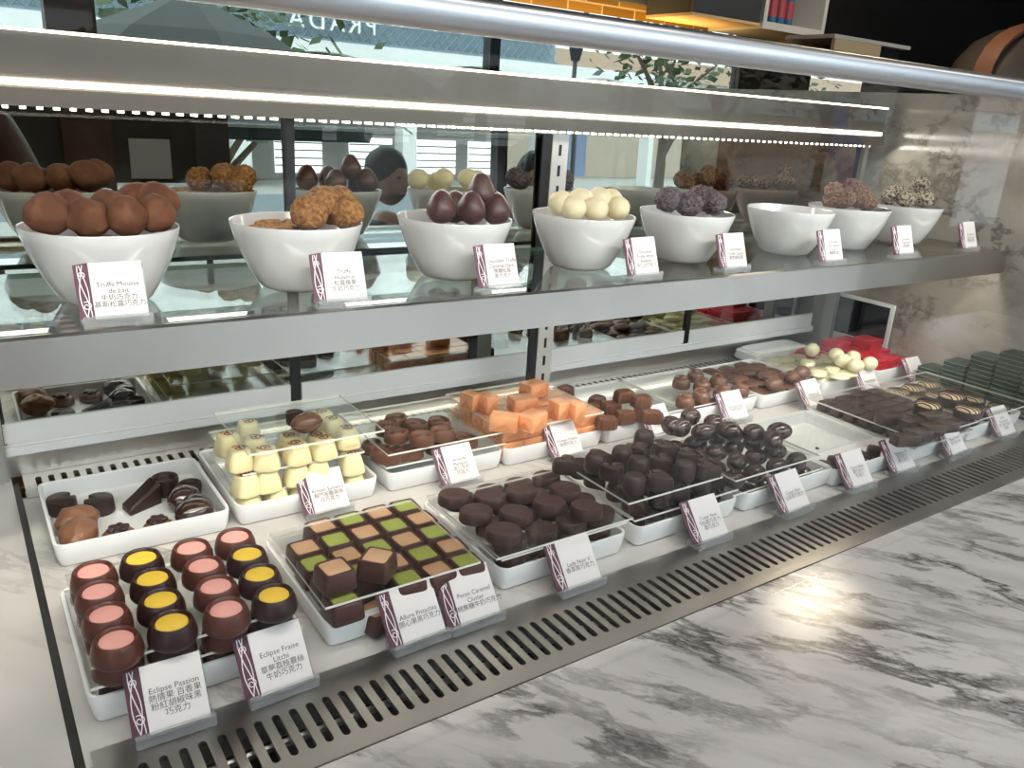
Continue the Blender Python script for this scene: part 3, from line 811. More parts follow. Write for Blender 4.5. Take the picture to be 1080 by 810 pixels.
# light beam
lb = link('light_beam', MB().box(XL, 1.47, .500, .535, .504, .549).box(XL, 1.47, .492, .535, .474, .493).box(XL, 1.47, .502, .535, .493, .504).mesh('beam', brushed('beam_steel', (0.19, 0.165, 0.135), 0.32), False), case)
LEDM = emis('led_white', (1.0, 0.95, 0.86), 26.0)
LEDS = emis('led_soft', (1.0, 0.93, 0.80), 9.0)
ls = MB()
x = XL
while x < 1.46:
    ls.box(x, x + .0115, .496, .4985, .4955, .5015); x += .0125
link('led_strip', ls.mesh('led1', LEDM, False), lb)
link('led_strip', MB().box(XL, 1.47, .497, .4995, .5495, .5525).mesh('led2', emis('led_warm', (1.0, .88, .62), 7.0), False), lb)
ls = MB()
x = XL
while x < 1.46:
    ls.box(x, x + .005, .512, .514, .4705, .4735); x += .0165
link('led_reflection_dots', ls.mesh('led3', LEDS, False), lb)  # glowing dots stand for the beam LEDs mirrored in the door
# glass shelf
sf = thing('display_shelf', 'glass shelf with brushed steel front lip carrying the truffle bowls', 'shelf', (0, 0, 0))
link('glass_panel', MB().box(XL, XR, .213, .485, .289, .295, 0, 1).mesh('shelf_glass', [SHELFG, GEDGE], False), sf)
lip = [(.205, .252), (.213, .250), (.213, .2945), (.2095, .2965), (.205, .2945)]
link('steel_lip', MB().prism(lip, 'x', XL, XR).mesh('lip', STEEL, False), sf)
link('shelf_led', MB().box(XL, XR - .01, .216, .220, .283, .287).mesh('sled', LEDS, False), sf)
for x in (.588, -.33, 1.44):
    link('bracket', MB().prism([(.215, .2885), (.485, .2885), (.485, .262), (.36, .275)], 'x', x, x + .004).mesh('brk', STEEL, False), sf)
st = thing('shelf_standard', 'slotted steel upright standing between the mirror doors', 'upright', (.606, .512, 0))
link('channel', MB().box(-.017, .015, -.006, .0, 0, .469).mesh('std', mat('upright_steel', (0.62, 0.60, 0.56), 0.45, metal=.5), False), st)
link('side_flange', MB().box(-.034, -.017, -.004, .0, 0, .469).mesh('stf', BLACKF, False), st)
sl_ = MB(); z = .02
while z < .44:
    sl_.box(-.004, .001, -.0068, -.0055, z, z + .017); z += .032
link('slots', sl_.mesh('sts', BLACK, False), st)

# ------------------------------------------------------------------ trays and sheets
def tray_mesh(w, d, h=.028):
    def rr(ins, z, r=.012):
        pts = []
        hx, hy = w / 2 - ins, d / 2 - ins
        r_ = max(.003, r - ins)
        for q, (sx, sy) in enumerate(((1, 1), (-1, 1), (-1, -1), (1, -1))):
            for k in range(4):
                a = PI / 2 * (q + k / 3)
                pts.append((sx * (hx - r_) + r_ * math.cos(a), sy * (hy - r_) + r_ * math.sin(a), z))
        return pts
    R = [rr(.007, 0), rr(.005, .001), rr(.002, .010), rr(.0, h - .002), rr(.0005, h), rr(.003, h + .0003), rr(.0045, h - .001), rr(.007, .007), rr(.010, .0045)]
    return MB().rings(R)
TM = {}
def tray(cx, y0, w, d, label, group='porcelain trays in the case', h=.028):
    key = (round(w, 3), round(d, 3), h)
    if key not in TM: TM[key] = tray_mesh(w, d, h).mesh('porcelain_tray', PORC)
    o = link('porcelain_tray', TM[key], None, (cx, y0 + d / 2, .0005))
    return tag(o, label, 'tray', group)
def sheet(x0, x1, y0, y1, z, label, t=.0026):
    o = link('acrylic_sheet', MB().box(x0, x1, y0, y1, 0, t, 0, 1).mesh('acrylic_sheet', [ACRY, AEDGE], False), None, (0, 0, z))
    return tag(o, label, 'acrylic sheet', 'clear sheets between chocolate layers')

# ---- front row
TD = .185
tray(-.085, .060, .185, TD, 'white tray under the pink and yellow chocolate cups')
sheet(-.174, -.001, .064, .225, .0345, 'lower clear sheet under the pink and yellow chocolate cups')
sheet(-.172, -.003, .060, .215, .0575, 'upper clear sheet carrying the pink and yellow chocolate cups')
G = 'filled chocolate cups on the tray by the seam'
colx = [-.151, -.108, -.063, -.022]
ROWN = ['nearest the grille', 'second from the grille', 'third from the grille', 'fourth from the grille']
CN = ['first column from the seam', 'second column from the seam', 'third column from the seam', 'fourth column from the seam']
ys = [.064, .103, .142, .181]
for c in range(4):
    for r in range(4):
        pink = c in (0, 2) or (c == 3 and r == 3)
        o = put('cup_pink' if pink else 'cup_yellow', 'chocolate_cup', 'chocolate', (colx[c] + random.uniform(-.0015, .0015), ys[r] + random.uniform(-.002, .002), .0603), None, G, random.uniform(0, 6),
            label=('pink-filled milk' if pink else 'yellow-filled dark') + ' cup on top, ' + ROWN[r] + ', ' + CN[c])
for c in range(4):
    put('cup_pink' if c in (0, 2) else 'cup_yellow', 'chocolate_cup', 'chocolate', (colx[c], .075, .0373), None, G, 0, label='chocolate cup between two sheets, front row, ' + CN[c])
for r in range(1, 4):
    put('cup_pink', 'chocolate_cup', 'chocolate', (-.151, .075 + .041 * r, .0373), None, G, 0, label='chocolate cup between the two clear sheets, seam side, ' + ROWN[r])

for c in range(4):
    put('cup_yellow' if c % 2 else 'cup_pink', 'chocolate_cup', 'chocolate', (-.146 + .0405 * c, .089, .0052), None, 'filled chocolate cups on the tray by the seam', 0, label='chocolate cup down in the tray under both sheets, front row, ' + CN[c])
tray(.118, .060, .185, TD, 'white tray under the green and tan chocolate squares')
sheet(.030, .206, .062, .240, .0295, 'lower clear sheet under the green and tan chocolate squares')
sheet(.022, .192, .052, .208, .0537, 'upper clear sheet covering the green and tan chocolate squares')
G = 'chocolate squares with green and tan tops'
for r in range(5):
    for c in range(5):
        if (r, c) in ((0, 1), (4, 0)): continue
        x, y = .045 + .0345 * c + .002 * (r % 2), .066 + .0348 * r
        green = (r + c) % 2 == 0
        put('square_green' if green else 'square_tan', 'chocolate_square', 'chocolate', (x, y, .0317), None, G, random.uniform(-.05, .05),
            label='%s-topped chocolate square, %s, %s' % ('green' if green else 'tan', (ROWN + ['fifth from the grille'])[r], (CN + ['fifth column from the seam'])[c]))
p = at_z(353, 598, .077)
put('square_tan', 'chocolate_square', 'chocolate', (p.x, p.y, .0565), None, G, .05, label='tan-topped chocolate square lying on the clear sheet, nearest the seam')
p = at_z(398, 586, .077)
put('square_tan', 'chocolate_square', 'chocolate', (p.x, p.y, .0565), None, G, .75, label='tan-topped chocolate square turned askew on the clear sheet')
put('square_tan', 'chocolate_square', 'chocolate', (.082, .070, .0050), None, G, .3, label='tan-topped chocolate square down in the tray gap at the front')

tray(.318, .060, .185, TD, 'white tray under the embossed oval dark chocolate discs')
sheet(.208, .400, .046, .195, .0555, 'clear sheet carrying the embossed oval dark chocolate discs')
sheet(.228, .408, .064, .235, .0390, 'lower clear sheet under the embossed oval dark chocolate discs')
G = 'oval dark chocolate discs'
for (cx_, cy_) in ((178, 135), (345, 140), (495, 112), (280, 212), (470, 217), (628, 168), (705, 106), (805, 192), (412, 302)):
    p = at_z(440 + cx_ / 4.5, 490 + cy_ / 4.5, .071)
    put('disc', 'chocolate_disc', 'chocolate', (p.x, p.y, .0578), 'oval embossed dark chocolate disc on the upper sheet', G, -.5 + random.uniform(-.4, .4))
for x, y in [(.250 + .0435 * i, .083 + .036 * j) for j in range(4) for i in range(4)]:
    put('disc', 'chocolate_disc', 'chocolate', (x, y, .0422), 'oval embossed dark chocolate disc under the sheet', G, random.uniform(-.12, .12))
for i in range(4):
    put('disc', 'chocolate_disc', 'chocolate', (.256 + .0415 * i, .088, .0200), 'oval embossed dark chocolate disc down in the tray', G, 0)

tray(.518, .060, .185, TD, 'white tray under the satin dark hearts and domes')
sheet(.424, .612, .066, .238, .0360, 'lower clear sheet between layers of dark hearts and domes')
sheet(.410, .575, .066, .215, .0625, 'upper clear sheet carrying dark hearts and domes')
G = 'dark hearts and domes'
for (k, cx_, cy_, rz) in (('dome', 512, 372, 0), ('heart', 660, 355, .3), ('dome', 785, 303, 0), ('heart', 920, 292, .9), ('heart', 402, 312, -.2), ('dome', 535, 278, 0), ('heart', 672, 265, .1),
                          ('heart', 820, 232, .5), ('heart', 535, 200, -.3), ('dome', 566, 135, 0), ('heart', 700, 190, .6), ('heart', 150, 272, .2), ('dome', 300, 262, 0), ('heart', 330, 238, .8), ('dome', 445, 225, 0)):
    p = at_z(570 + cx_ / 5.143, 430 + cy_ / 5.143, .086)
    put(k, 'chocolate_' + k, 'chocolate', (p.x, p.y, .0653), 'satin dark chocolate %s on the upper sheet' % k, G, rz + random.uniform(-.2, .2))
for i, (x, y) in enumerate([(.442 + .0375 * a, .084 + .0375 * b) for b in range(4) for a in range(5)]):
    put(('heart', 'dome')[i % 2], 'chocolate_' + ('heart', 'dome')[i % 2], 'chocolate', (x, y, .0388), 'satin dark chocolate %s under the sheet' % ('heart', 'dome')[i % 2], G, random.uniform(-.5, .5), .98)
for i in range(5):
    put('heart', 'chocolate_heart', 'chocolate', (.450 + .0345 * i, .090, .0135), 'satin dark chocolate heart down in the tray', G, 0, .95)

tray(.722, .060, .200, TD, 'white tray under the glossy dark chocolate eggs')
sheet(.600, .795, .064, .235, .0300, 'lowest clear sheet in the glossy dark egg tray')
sheet(.590, .770, .056, .225, .0575, 'top clear sheet under the glossy dark chocolate eggs')
G = 'glossy dark chocolate eggs'
for (cx_, cy_, t) in ((160, 275, .4), (95, 262, 1.2), (200, 215, .3), (290, 305, -.3), (340, 255, .9), (430, 295, 2), (560, 305, .1), (672, 342, .8), (718, 300, -.4)):
    p = at_z(690 + cx_ / 5.4, 400 + cy_ / 5.4, .073)
    put('egg_dark', 'chocolate_egg', 'chocolate', (p.x, p.y, .0598), 'glossy dark chocolate egg on the top sheet', G, t, 1.0, (random.uniform(-.15, .15), random.uniform(-.15, .15)))
for i in range(4):
    for j in range(4):
        put('egg_dark', 'chocolate_egg', 'chocolate', (.620 + .043 * i + random.uniform(-.004, .004), .080 + .038 * j, .0322), 'glossy dark egg under the top sheet, %s row' % ORD[j], G, random.uniform(-.5, .5), .95)
for i in range(4):
    put('egg_dark', 'chocolate_egg', 'chocolate', (.655 + .042 * i, .086, .0050), 'glossy dark chocolate egg down in the tray front', G, random.uniform(-.5, .5), .85)

tray(.905, .050, .190, .195, 'nearly empty white tray with a few dark pieces at its front')
sheet(.818, .985, .105, .238, .0295, 'clear sheet lying over the nearly empty tray')
G = 'last pieces in the nearly empty tray'
for (u, v, rz) in ((868, 489, .3), (884, 483, -.4), (906, 478, .2), (922, 473, .5)):
    p = at_z(u, v, .021)
    put('oval_block', 'chocolate_piece', 'chocolate', (p.x, max(p.y, .072), .0052), 'dark chocolate piece in the nearly empty tray', G, rz)
p = at_z(862, 473, .033)
tag(link('chocolate_crumb', ico_blob(.003, .3, 2, 3, (1.2, 1, .6), 2).mesh('crumb', DARK), None, (p.x, p.y, .0318)), 'tiny dark chocolate crumb on the clear sheet of the nearly empty tray', 'crumb')

tray(1.092, .048, .180, .200, 'white tray under the plain dark chocolate bars')
sheet(1.000, 1.180, .040, .245, .0300, 'lower clear sheet under the dark chocolate bars')
sheet(.992, 1.176, .034, .242, .0500, 'upper clear sheet carrying the dark chocolate bars')
G = 'plain dark chocolate bars'
for i in range(4):
    for j in range(7):
        put('bar', 'chocolate_bar', 'chocolate', (1.026 + .046 * i, .060 + .0265 * j, .0325), 'plain dark bar under the sheet, %s row' % ORD[j], G, random.uniform(-.05, .05), 1.0)
for (u, v, rz) in ((938, 436, -.2), (962, 442, -.1), (982, 436, -.25), (956, 458, -.35), (969, 453, -.35), (983, 447, -.3), (999, 444, -.2)):
    p = at_z(u, v, .069)
    put('bar', 'chocolate_bar', 'chocolate', (p.x, p.y, .0523), 'plain dark chocolate bar lying on the sheet', G, rz, 1.0)

tray(1.290, .052, .190, .200, 'white tray under the drizzled cream-topped biscuits')
sheet(1.196, 1.392, .044, .250, .0440, 'clear sheet carrying the drizzled cream-topped biscuits')
G = 'drizzled cream-topped biscuits'
for (u, v, rz) in ((980, 426, .3), (1005, 417, .1), (1022, 431, .2)):
    p = at_z(u, v, .062)
    put('drizzled', 'drizzled_biscuit', 'biscuit', (p.x, p.y, .0468), 'drizzled cream-topped dark biscuit on the sheet', G, rz, 1.15)
for i in range(3):
    for j in range(4):
        put('drizzled', 'drizzled_biscuit', 'biscuit', (1.232 + .056 * i, .078 + .045 * j, .0240), 'drizzled biscuit under the sheet, %s row' % ORD[j], G, random.uniform(-.3, .3))

# ---- back row
BD = .180
def crop(off, s, pts, z): return [at_z(off[0] + a / s, off[1] + b / s, z) for a, b in pts]
tray(-.078, .330, .188, .176, 'white tray of mixed dark and milk pieces by the seam')
G = 'mixed pieces in the back tray by the seam'
for (k, cx_, cy_, z, rz, s, lab) in (('notched_cup', 165, 235, .020, .4, 1.0, 'notched dark chocolate cup in the back corner by the seam'),
    ('notched_cup', 365, 235, .020, 2.6, 1.0, 'notched dark chocolate cup facing the other notched cup'),
    ('lump_milk', 250, 330, .024, .3, 1.05, 'lumpy milk chocolate shell behind its twin by the seam'),
    ('lump_milk', 268, 430, .026, 1.2, 1.10, 'lumpy milk chocolate shell in the front corner by the seam'),
    ('rosette', 475, 415, .018, .2, 1.0, 'milk chocolate dome with dark rosette beside the lumpy shells'),
    ('rosette', 675, 360, .018, .9, 1.0, 'milk chocolate dome with dark rosette beside the leaf-veined shells'),
    ('wedge', 585, 205, .020, .45, 1.0, 'dark chocolate wedge with sloping top in the mixed tray'),
    ('cup_plain', 705, 115, .028, 0, 1.0, 'plain dark chocolate cup at the back of the mixed tray'),
    ('leaf_dark', 800, 190, .028, .6, 1.0, 'leaf-veined dark chocolate shell behind the others in the mixed tray'),
    ('leaf_dark', 870, 230, .028, 2.0, .95, 'leaf-veined dark chocolate shell, middle of three in the mixed tray'),
    ('leaf_dark', 880, 305, .028, .1, 1.10, 'leaf-veined dark chocolate shell at the front of the mixed tray'),
    ('cup_plain', 835, 140, .026, .4, .85, 'small plain dark cup tucked behind the leaf-veined shells')):
    p = at_z(30 + cx_ / 4.91, 480 + cy_ / 4.91, z)
    put(k, 'chocolate_piece', 'chocolate', (max(p.x, -.150), max(p.y, .359), .0052), None, G, rz, s, label=lab)

tray(.117, .332, .188, .190, 'white tray under the ivory swirl-topped cones')
sheet(.034, .190, .352, .500, .0312, 'lowest clear sheet in the ivory cone tray')
sheet(.036, .196, .348, .500, .0606, 'middle clear sheet in the ivory cone tray')
sheet(.042, .220, .338, .490, .0902, 'topmost clear sheet over the ivory cones')
G = 'ivory swirl-topped cones'
OFF = (205, 415); S = 5.4
for (pts, z, ph) in (([(255, 312), (428, 330), (592, 287), (757, 275), (868, 195), (190, 228), (345, 250), (305, 158), (545, 235), (700, 230), (785, 140), (730, 100)], .0634, 'ivory chocolate cone with brown swirl on the middle sheet'),
                     ([(308, 475), (460, 490), (605, 425), (745, 420), (908, 355)], .0340, 'ivory chocolate cone with brown swirl on the lowest sheet'),
                     ([(335, 610), (490, 575), (640, 545), (780, 490), (930, 480)], .0050, 'ivory chocolate cone with brown swirl down in the tray')):
    for p in crop(OFF, S, pts, z + .0263):
        put('cone', 'chocolate_cone', 'chocolate', (p.x, max(p.y, .356), z), ph, G, random.uniform(-.3, .3) + random.choice((0, PI / 2, PI)))
p = at_z(205 + 640 / S, 415 + 165 / S, .107)
put('egg_milk', 'chocolate_egg', 'chocolate', (p.x, p.y, .0930), None, 'pieces on top of the ivory cone tray', .3, 1.05, label='brown milk chocolate egg on top of the ivory cone tray')
p = at_z(205 + 572 / S, 415 + 125 / S, .105)
put('cup_plain', 'chocolate_cup', 'chocolate', (p.x, p.y, .0930), None, 'pieces on top of the ivory cone tray', 0, .72, label='small dark chocolate cup behind the brown egg atop the cones')

tray(.318, .332, .188, BD, 'white tray under the oval milk chocolates with sunken ring')
sheet(.224, .418, .340, .510, .0340, 'lower clear sheet under the oval milk chocolates')
sheet(.226, .422, .338, .505, .0535, 'upper clear sheet carrying the oval milk chocolates')
G = 'oval milk chocolates'
for i, p in enumerate(crop((375, 410), 6.75, [(295, 305), (475, 325), (615, 290), (230, 252), (290, 200), (600, 222), (435, 240)], .070)):
    put('oval_milk', 'chocolate_oval', 'chocolate', (p.x, p.y, .0558), 'oval milk chocolate with sunken ring on the upper sheet', G, random.uniform(-1.2, .6))
for i, p in enumerate(crop((375, 410), 6.75, [(300, 505), (450, 462), (640, 432), (860, 390), (185, 430), (760, 335), (320, 435), (120, 385), (560, 370), (690, 380)], .050)):
    put('oval_milk', 'chocolate_oval', 'chocolate', (p.x, max(p.y, .356), .0367), 'oval milk chocolate with sunken ring under the sheet', G, random.uniform(-.8, .8), .93)

tray(.508, .330, .190, BD, 'white tray under the orange foil blocks')
sheet(.412, .600, .334, .510, .0555, 'clear sheet on the orange foil blocks')
G = 'orange foil-wrapped chocolate blocks'
for i in range(5):
    put('foil', 'foil_chocolate', 'chocolate', (.432 + .038 * i, .353, .0140), 'orange foil block at the tray rim, front row', G, random.uniform(-.03, .03), .92)
for j in range(1, 5):
    put('foil', 'foil_chocolate', 'chocolate', (.428, .352 + .035 * j, .0140), None, G, PI / 2, .88, label='orange foil block at the tray rim, milk oval side, %s back from the front' % ORD[j])
for i in range(5):
    for j in range(5):
        put('foil', 'foil_chocolate', 'chocolate', (.432 + .0375 * i, .356 + .031 * j, .0360), 'orange foil block under the sheet, %s row' % ORD[j], G, random.uniform(-.05, .05), .90)
for (k, cx_, cy_, rz) in (('foil_tall', 140, 185, .25), ('foil_tall', 248, 195, .1), ('foil', 485, 212, -.15), ('foil', 562, 115, .15), ('foil', 365, 332, -.75), ('foil', 550, 325, .35), ('foil_tall', 730, 240, 0), ('foil_tall', 836, 248, .05)):
    z = .0585 + (.0265 if k == 'foil_tall' else .0225)
    p = at_z(475 + cx_ / 6.35, 385 + cy_ / 6.35, z)
    put(k, 'foil_chocolate', 'chocolate', (p.x, p.y, .0585), ('upright narrow ' if k == 'foil_tall' else '') + 'orange foil block on the clear sheet', G, rz)

tray(.697, .330, .182, BD, 'white tray under the ribbed milk chocolate blocks')
sheet(.606, .782, .336, .505, .0300, 'clear sheet under the ribbed milk chocolate blocks')
G = 'ribbed milk chocolate blocks'
for p in crop((540, 360), 4.05, [(405, 325), (335, 275), (485, 300), (560, 290), (365, 238), (425, 262)], .050):
    put('ribbed', 'ribbed_chocolate', 'chocolate', (p.x, p.y, .0322), 'ribbed milk chocolate block on the sheet', G, random.uniform(-.5, .5))
for p in crop((540, 360), 4.05, [(480, 212), (555, 235), (600, 300)], .068):
    put('ribbed', 'ribbed_chocolate', 'chocolate', (p.x, p.y, .0505), 'ribbed milk chocolate block topmost of the heap', G, random.uniform(-.5, .5))
for x in (.632, .672, .712, .75):
    put('ribbed', 'ribbed_chocolate', 'chocolate', (x, .358, .0052), 'ribbed milk chocolate block down in the tray', G, 0)
put('ribbed', 'ribbed_chocolate', 'chocolate', (.632, .475, .0322), None, G, .2, label='lone ribbed milk chocolate block at the back, beside the foil blocks')

tray(.885, .330, .186, BD, 'white tray under the swirl-topped milk domes')
sheet(.792, .970, .336, .505, .0300, 'clear sheet under the swirl-topped milk domes')
G = 'swirl-topped milk chocolate domes'
for p in crop((685, 370), 7.71, [(265, 215), (380, 165), (435, 240), (565, 208), (298, 365), (425, 325), (600, 295), (745, 275)], .052):
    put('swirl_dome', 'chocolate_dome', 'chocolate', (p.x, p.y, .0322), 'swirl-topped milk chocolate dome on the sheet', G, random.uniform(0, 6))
for x in (.822, .860, .90, .94):
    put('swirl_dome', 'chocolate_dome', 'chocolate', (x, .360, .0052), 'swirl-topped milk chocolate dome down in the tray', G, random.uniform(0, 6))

tray(1.072, .326, .180, BD, 'white tray under the brown chocolate flakes and seamed eggs')
G = 'brown flakes and seamed eggs'
for i in range(4):
    for j in range(4):
        put('flake_milk', 'chocolate_flake', 'chocolate', (1.010 + .041 * i + random.uniform(-.005, .005), .352 + .040 * j, .014 + .006 * random.random()), 'rough flat milk chocolate flake, %s row' % ORD[j], G, random.uniform(0, 3), 1.15)
for p in crop((700, 340), 4.05, [(475, 248), (550, 218), (592, 200)], .050):
    put('egg_milk', 'chocolate_egg', 'chocolate', (p.x, p.y, .030), 'seamed milk chocolate egg on the flakes', G, random.uniform(-.5, .5))
for p in crop((700, 340), 4.05, [(350, 210), (398, 196), (445, 222), (320, 238)], .040):
    put('flake_milk', 'chocolate_flake', 'chocolate', (p.x, p.y, .030), 'rough flat milk chocolate flake topmost at the back', G, random.uniform(-.5, .5), 1.1)
tray(1.255, .326, .182, BD, 'white tray under the ivory eggs and wafers')
sheet(1.165, 1.345, .345, .505, .0345, 'clear sheet under the ivory eggs')
G = 'ivory eggs and wafers'
for i in range(4):
    for j in range(4):
        put('wafer_white', 'ivory_wafer', 'chocolate', (1.192 + .042 * i, .350 + .040 * j, .0240), 'flat ivory wafer under the sheet, %s row' % ORD[j], G, random.uniform(-.3, .3))
for (cx_, cy_) in ((382, 198), (552, 232), (600, 275), (672, 252), (692, 312), (792, 296)):
    p = at_z(800 + cx_ / 6.75, 340 + cy_ / 6.75, .058)
    put('egg_white', 'ivory_egg', 'chocolate', (p.x, p.y, .0445), 'round ivory chocolate egg above the wafers', G, random.uniform(-.5, .5))
for (cx_, cy_) in ((350, 275), (430, 350), (530, 325), (580, 370), (640, 350)):
    p = at_z(800 + cx_ / 6.75, 340 + cy_ / 6.75, .044)
    put('wafer_white', 'ivory_wafer', 'chocolate', (p.x, p.y, .0368), 'flat ivory wafer on the sheet', G, random.uniform(-.5, .5))
tray(1.425, .325, .150, BD, 'white tray under the stacked red boxes')
G = 'flat red chocolate boxes'
RB = MB().rbox(-.0235, .0235, -.0215, .0215, 0, .0072, .001).mesh('red_box', REDB)
RL = MB().box(-.0237, .0237, -.0217, .0217, .0030, .0037).mesh('red_box_line', mat('red_line', (0.30, 0.005, 0.02), 0.5), False)
def redbox(x, y, z, rz, ph):
    o = link('red_box', None, None, (x, y, z), (0, 0, rz)); o['category'] = 'box'; o['group'] = G
    link('carton', RB, o); link('lid_seam', RL, o)
    BATCH.setdefault(ph, []).append(o)
for (cx_, cy_, n, nm) in ((1.385, .365, 4, 'front seam-side'), (1.435, .365, 4, 'front middle'), (1.474, .368, 3, 'front end-wall'), (1.385, .412, 5, 'middle seam-side'), (1.433, .412, 8, 'tall middle'), (1.474, .414, 4, 'middle end-wall'),
                      (1.385, .458, 6, 'back seam-side'), (1.432, .458, 6, 'back middle'), (1.474, .460, 3, 'back end-wall')):
    for k in range(n):
        redbox(cx_ + random.uniform(-.001, .001), cy_, .012 + .0074 * k, random.uniform(-.03, .03), 'flat red box, %s from bottom, %s pile' % (ORD[k], nm))
for k in range(3):
    redbox(1.318 + .0 * k, .478, .012 + .0074 * k, .3, 'flat red box, %s from bottom, loose pile behind the eggs' % ORD[k])

# green boxes by the end wall
G = 'dark green chocolate boxes'
GB = MB().rbox(-.027, .027, -.0225, .0225, 0, .0088, .0008).mesh('green_box', GREENB)
GL = MB().box(-.0272, .0272, -.0227, .0227, .0072, .0078).mesh('green_box_edge', GOLDL, False)
for (cx_, cy_, n, nm) in ((1.450, .262, 5, 'first pile from the red boxes'), (1.450, .212, 8, 'second pile from the red boxes'), (1.450, .162, 11, 'third pile from the red boxes'), (1.450, .112, 13, 'fourth pile from the red boxes'), (1.450, .062, 12, 'fifth pile from the red boxes')):
    for k in range(n):
        o = link('green_box', None, None, (cx_ + random.uniform(-.0015, .0015), cy_ + random.uniform(-.001, .001), .0005 + .0090 * k), (0, 0, random.uniform(-.03, .03)))
        o['category'] = 'box'; o['group'] = G
        link('carton', GB, o); link('pale_edge', GL, o)
        o['label'] = 'dark green box, %s from the bottom of the %s' % (ORD[k], nm)

# white dish turned over and tablet
dm = MB().rings([[(x * a, y * b_, z) for x, y in sup(32, 6)] for a, b_, z in ((.095, .050, 0), (.097, .052, .003), (.094, .049, .018), (.090, .045, .021), (.086, .042, .021), (.085, .041, .0235), (.080, .037, .0235))])
p = at_z(842, 366, .02)
tag(link('serving_dish', dm.mesh('serving_dish', PORC), None, (1.300, .548, .0025), (0, 0, 0)), 'overturned white rectangular dish behind the ivory eggs', 'dish')
tb = thing('tablet_screen', 'white-framed dark tablet leaning at the corner beside the red boxes', 'tablet', (1.500, .478, .022))
link('frame', MB().rbox(-.004, .004, -.075, .075, 0, .118, .003).mesh('tfr', WHITEF), tb)
link('screen', MB().box(-.0052, -.0040, -.066, .066, .026, .110).mesh('tsc', mat('dark_screen', (0.01, 0.012, 0.018), 0.06), False), tb)

# ------------------------------------------------------------------ label cards
CW, CH, SWD = .060, .054, .0125
def text_mesh(lines, w=CW, h=CH):
    body = '\n'.join(lines)
    cv = bpy.data.curves.new('txt', 'FONT'); cv.body = body; cv.align_x = 'CENTER'; cv.align_y = 'CENTER'
    cv.size = .0066; cv.space_line = .98; cv.resolution_u = 2
    o = bpy.data.objects.new('txt_tmp', cv); COL.objects.link(o)
    me = bpy.data.meshes.new_from_object(o.evaluated_get(bpy.context.evaluated_depsgraph_get()))
    bpy.data.objects.remove(o)
    me.materials.clear(); me.materials.append(INK)
    return me
orn = MB()
for ph in (0, PI / 2.2, PI):
    orn.ribbon([(-SWD / 2 + (.0042 * math.sin(t * 3.6 + ph) * (1 - .25 * t)), .002 + t * .050) for t in [k / 26 for k in range(27)]], .0009, .0009)
orn.ribbon([(-SWD / 2 + .0008 + (.0008 + .00045 * a) * math.cos(a), .013 + (.0008 + .00045 * a) * math.sin(a)) for a in [k * .4 for k in range(22)]], .0008, .0010)
orn.ribbon([(-SWD / 2 - .0005 + (.0006 + .0004 * a) * math.cos(-a), .043 + (.0006 + .0004 * a) * math.sin(-a)) for a in [k * .4 for k in range(20)]], .0008, .0010)
ORN = orn.mesh('ornament', SWHITE, False)
CARDM = MB().rbox(0, CW - SWD, 0, CH, -.0004, .0005, .0003, 0, 1).mesh('card_face', CARD)
STRM = MB().add([(0, 0, .0004), (-SWD, .001, -.0035), (-SWD, CH - .001, -.0035), (0, CH, .0004)], [(0, 1, 2, 3)]).add([(0, 0, -.0004), (-SWD, .001, -.0043), (-SWD, CH - .001, -.0043), (0, CH, -.0004)], [(3, 2, 1, 0)]).mesh('strip', STRIP, False)
def holder_mesh(lean):
    m = MB()
    s, c = math.sin(lean), math.cos(lean)
    m.prism([(0, 0), (.022, 0), (.022, .006), (.0035, .006), (.0035, .011), (0, .011)], 'x', -.010, CW - .008)
    L = CH * .97
    m.prism([(.0075, .006), (.0105, .006), (.0105 + L * s, .006 + L * c), (.0075 + L * s, .006 + L * c)], 'x', -.008, CW - .010)
    return m
HM = {}
def card(x, y, z, lean, lines, label, rz=0.0, s=1.0):
    t = thing('label_card', label, 'label card', (x, y, z), rz, 'label cards in clear stands')
    if lean not in HM: HM[lean] = holder_mesh(lean).mesh('holder', ACRB, False)
    link('clear_stand', HM[lean], t)
    off = .0052
    cf = link('card_face', CARDM, t, (0.001, off, .0072), (PI / 2 - lean, 0, 0))
    link('lettering', text_mesh(lines), cf, ((CW - SWD) / 2, CH * (.40 if len(lines) < 4 else .42), .0007))
    sp = link('patterned_strip', STRM, t, (0.001, off, .0072), (PI / 2 - lean, 0, 0))
    link('ornament', ORN, sp, (0, 0, .0004), (0, -.305, 0))
    t.scale = (s, s, s)
LN = math.radians(38)
F = 'white label card standing '
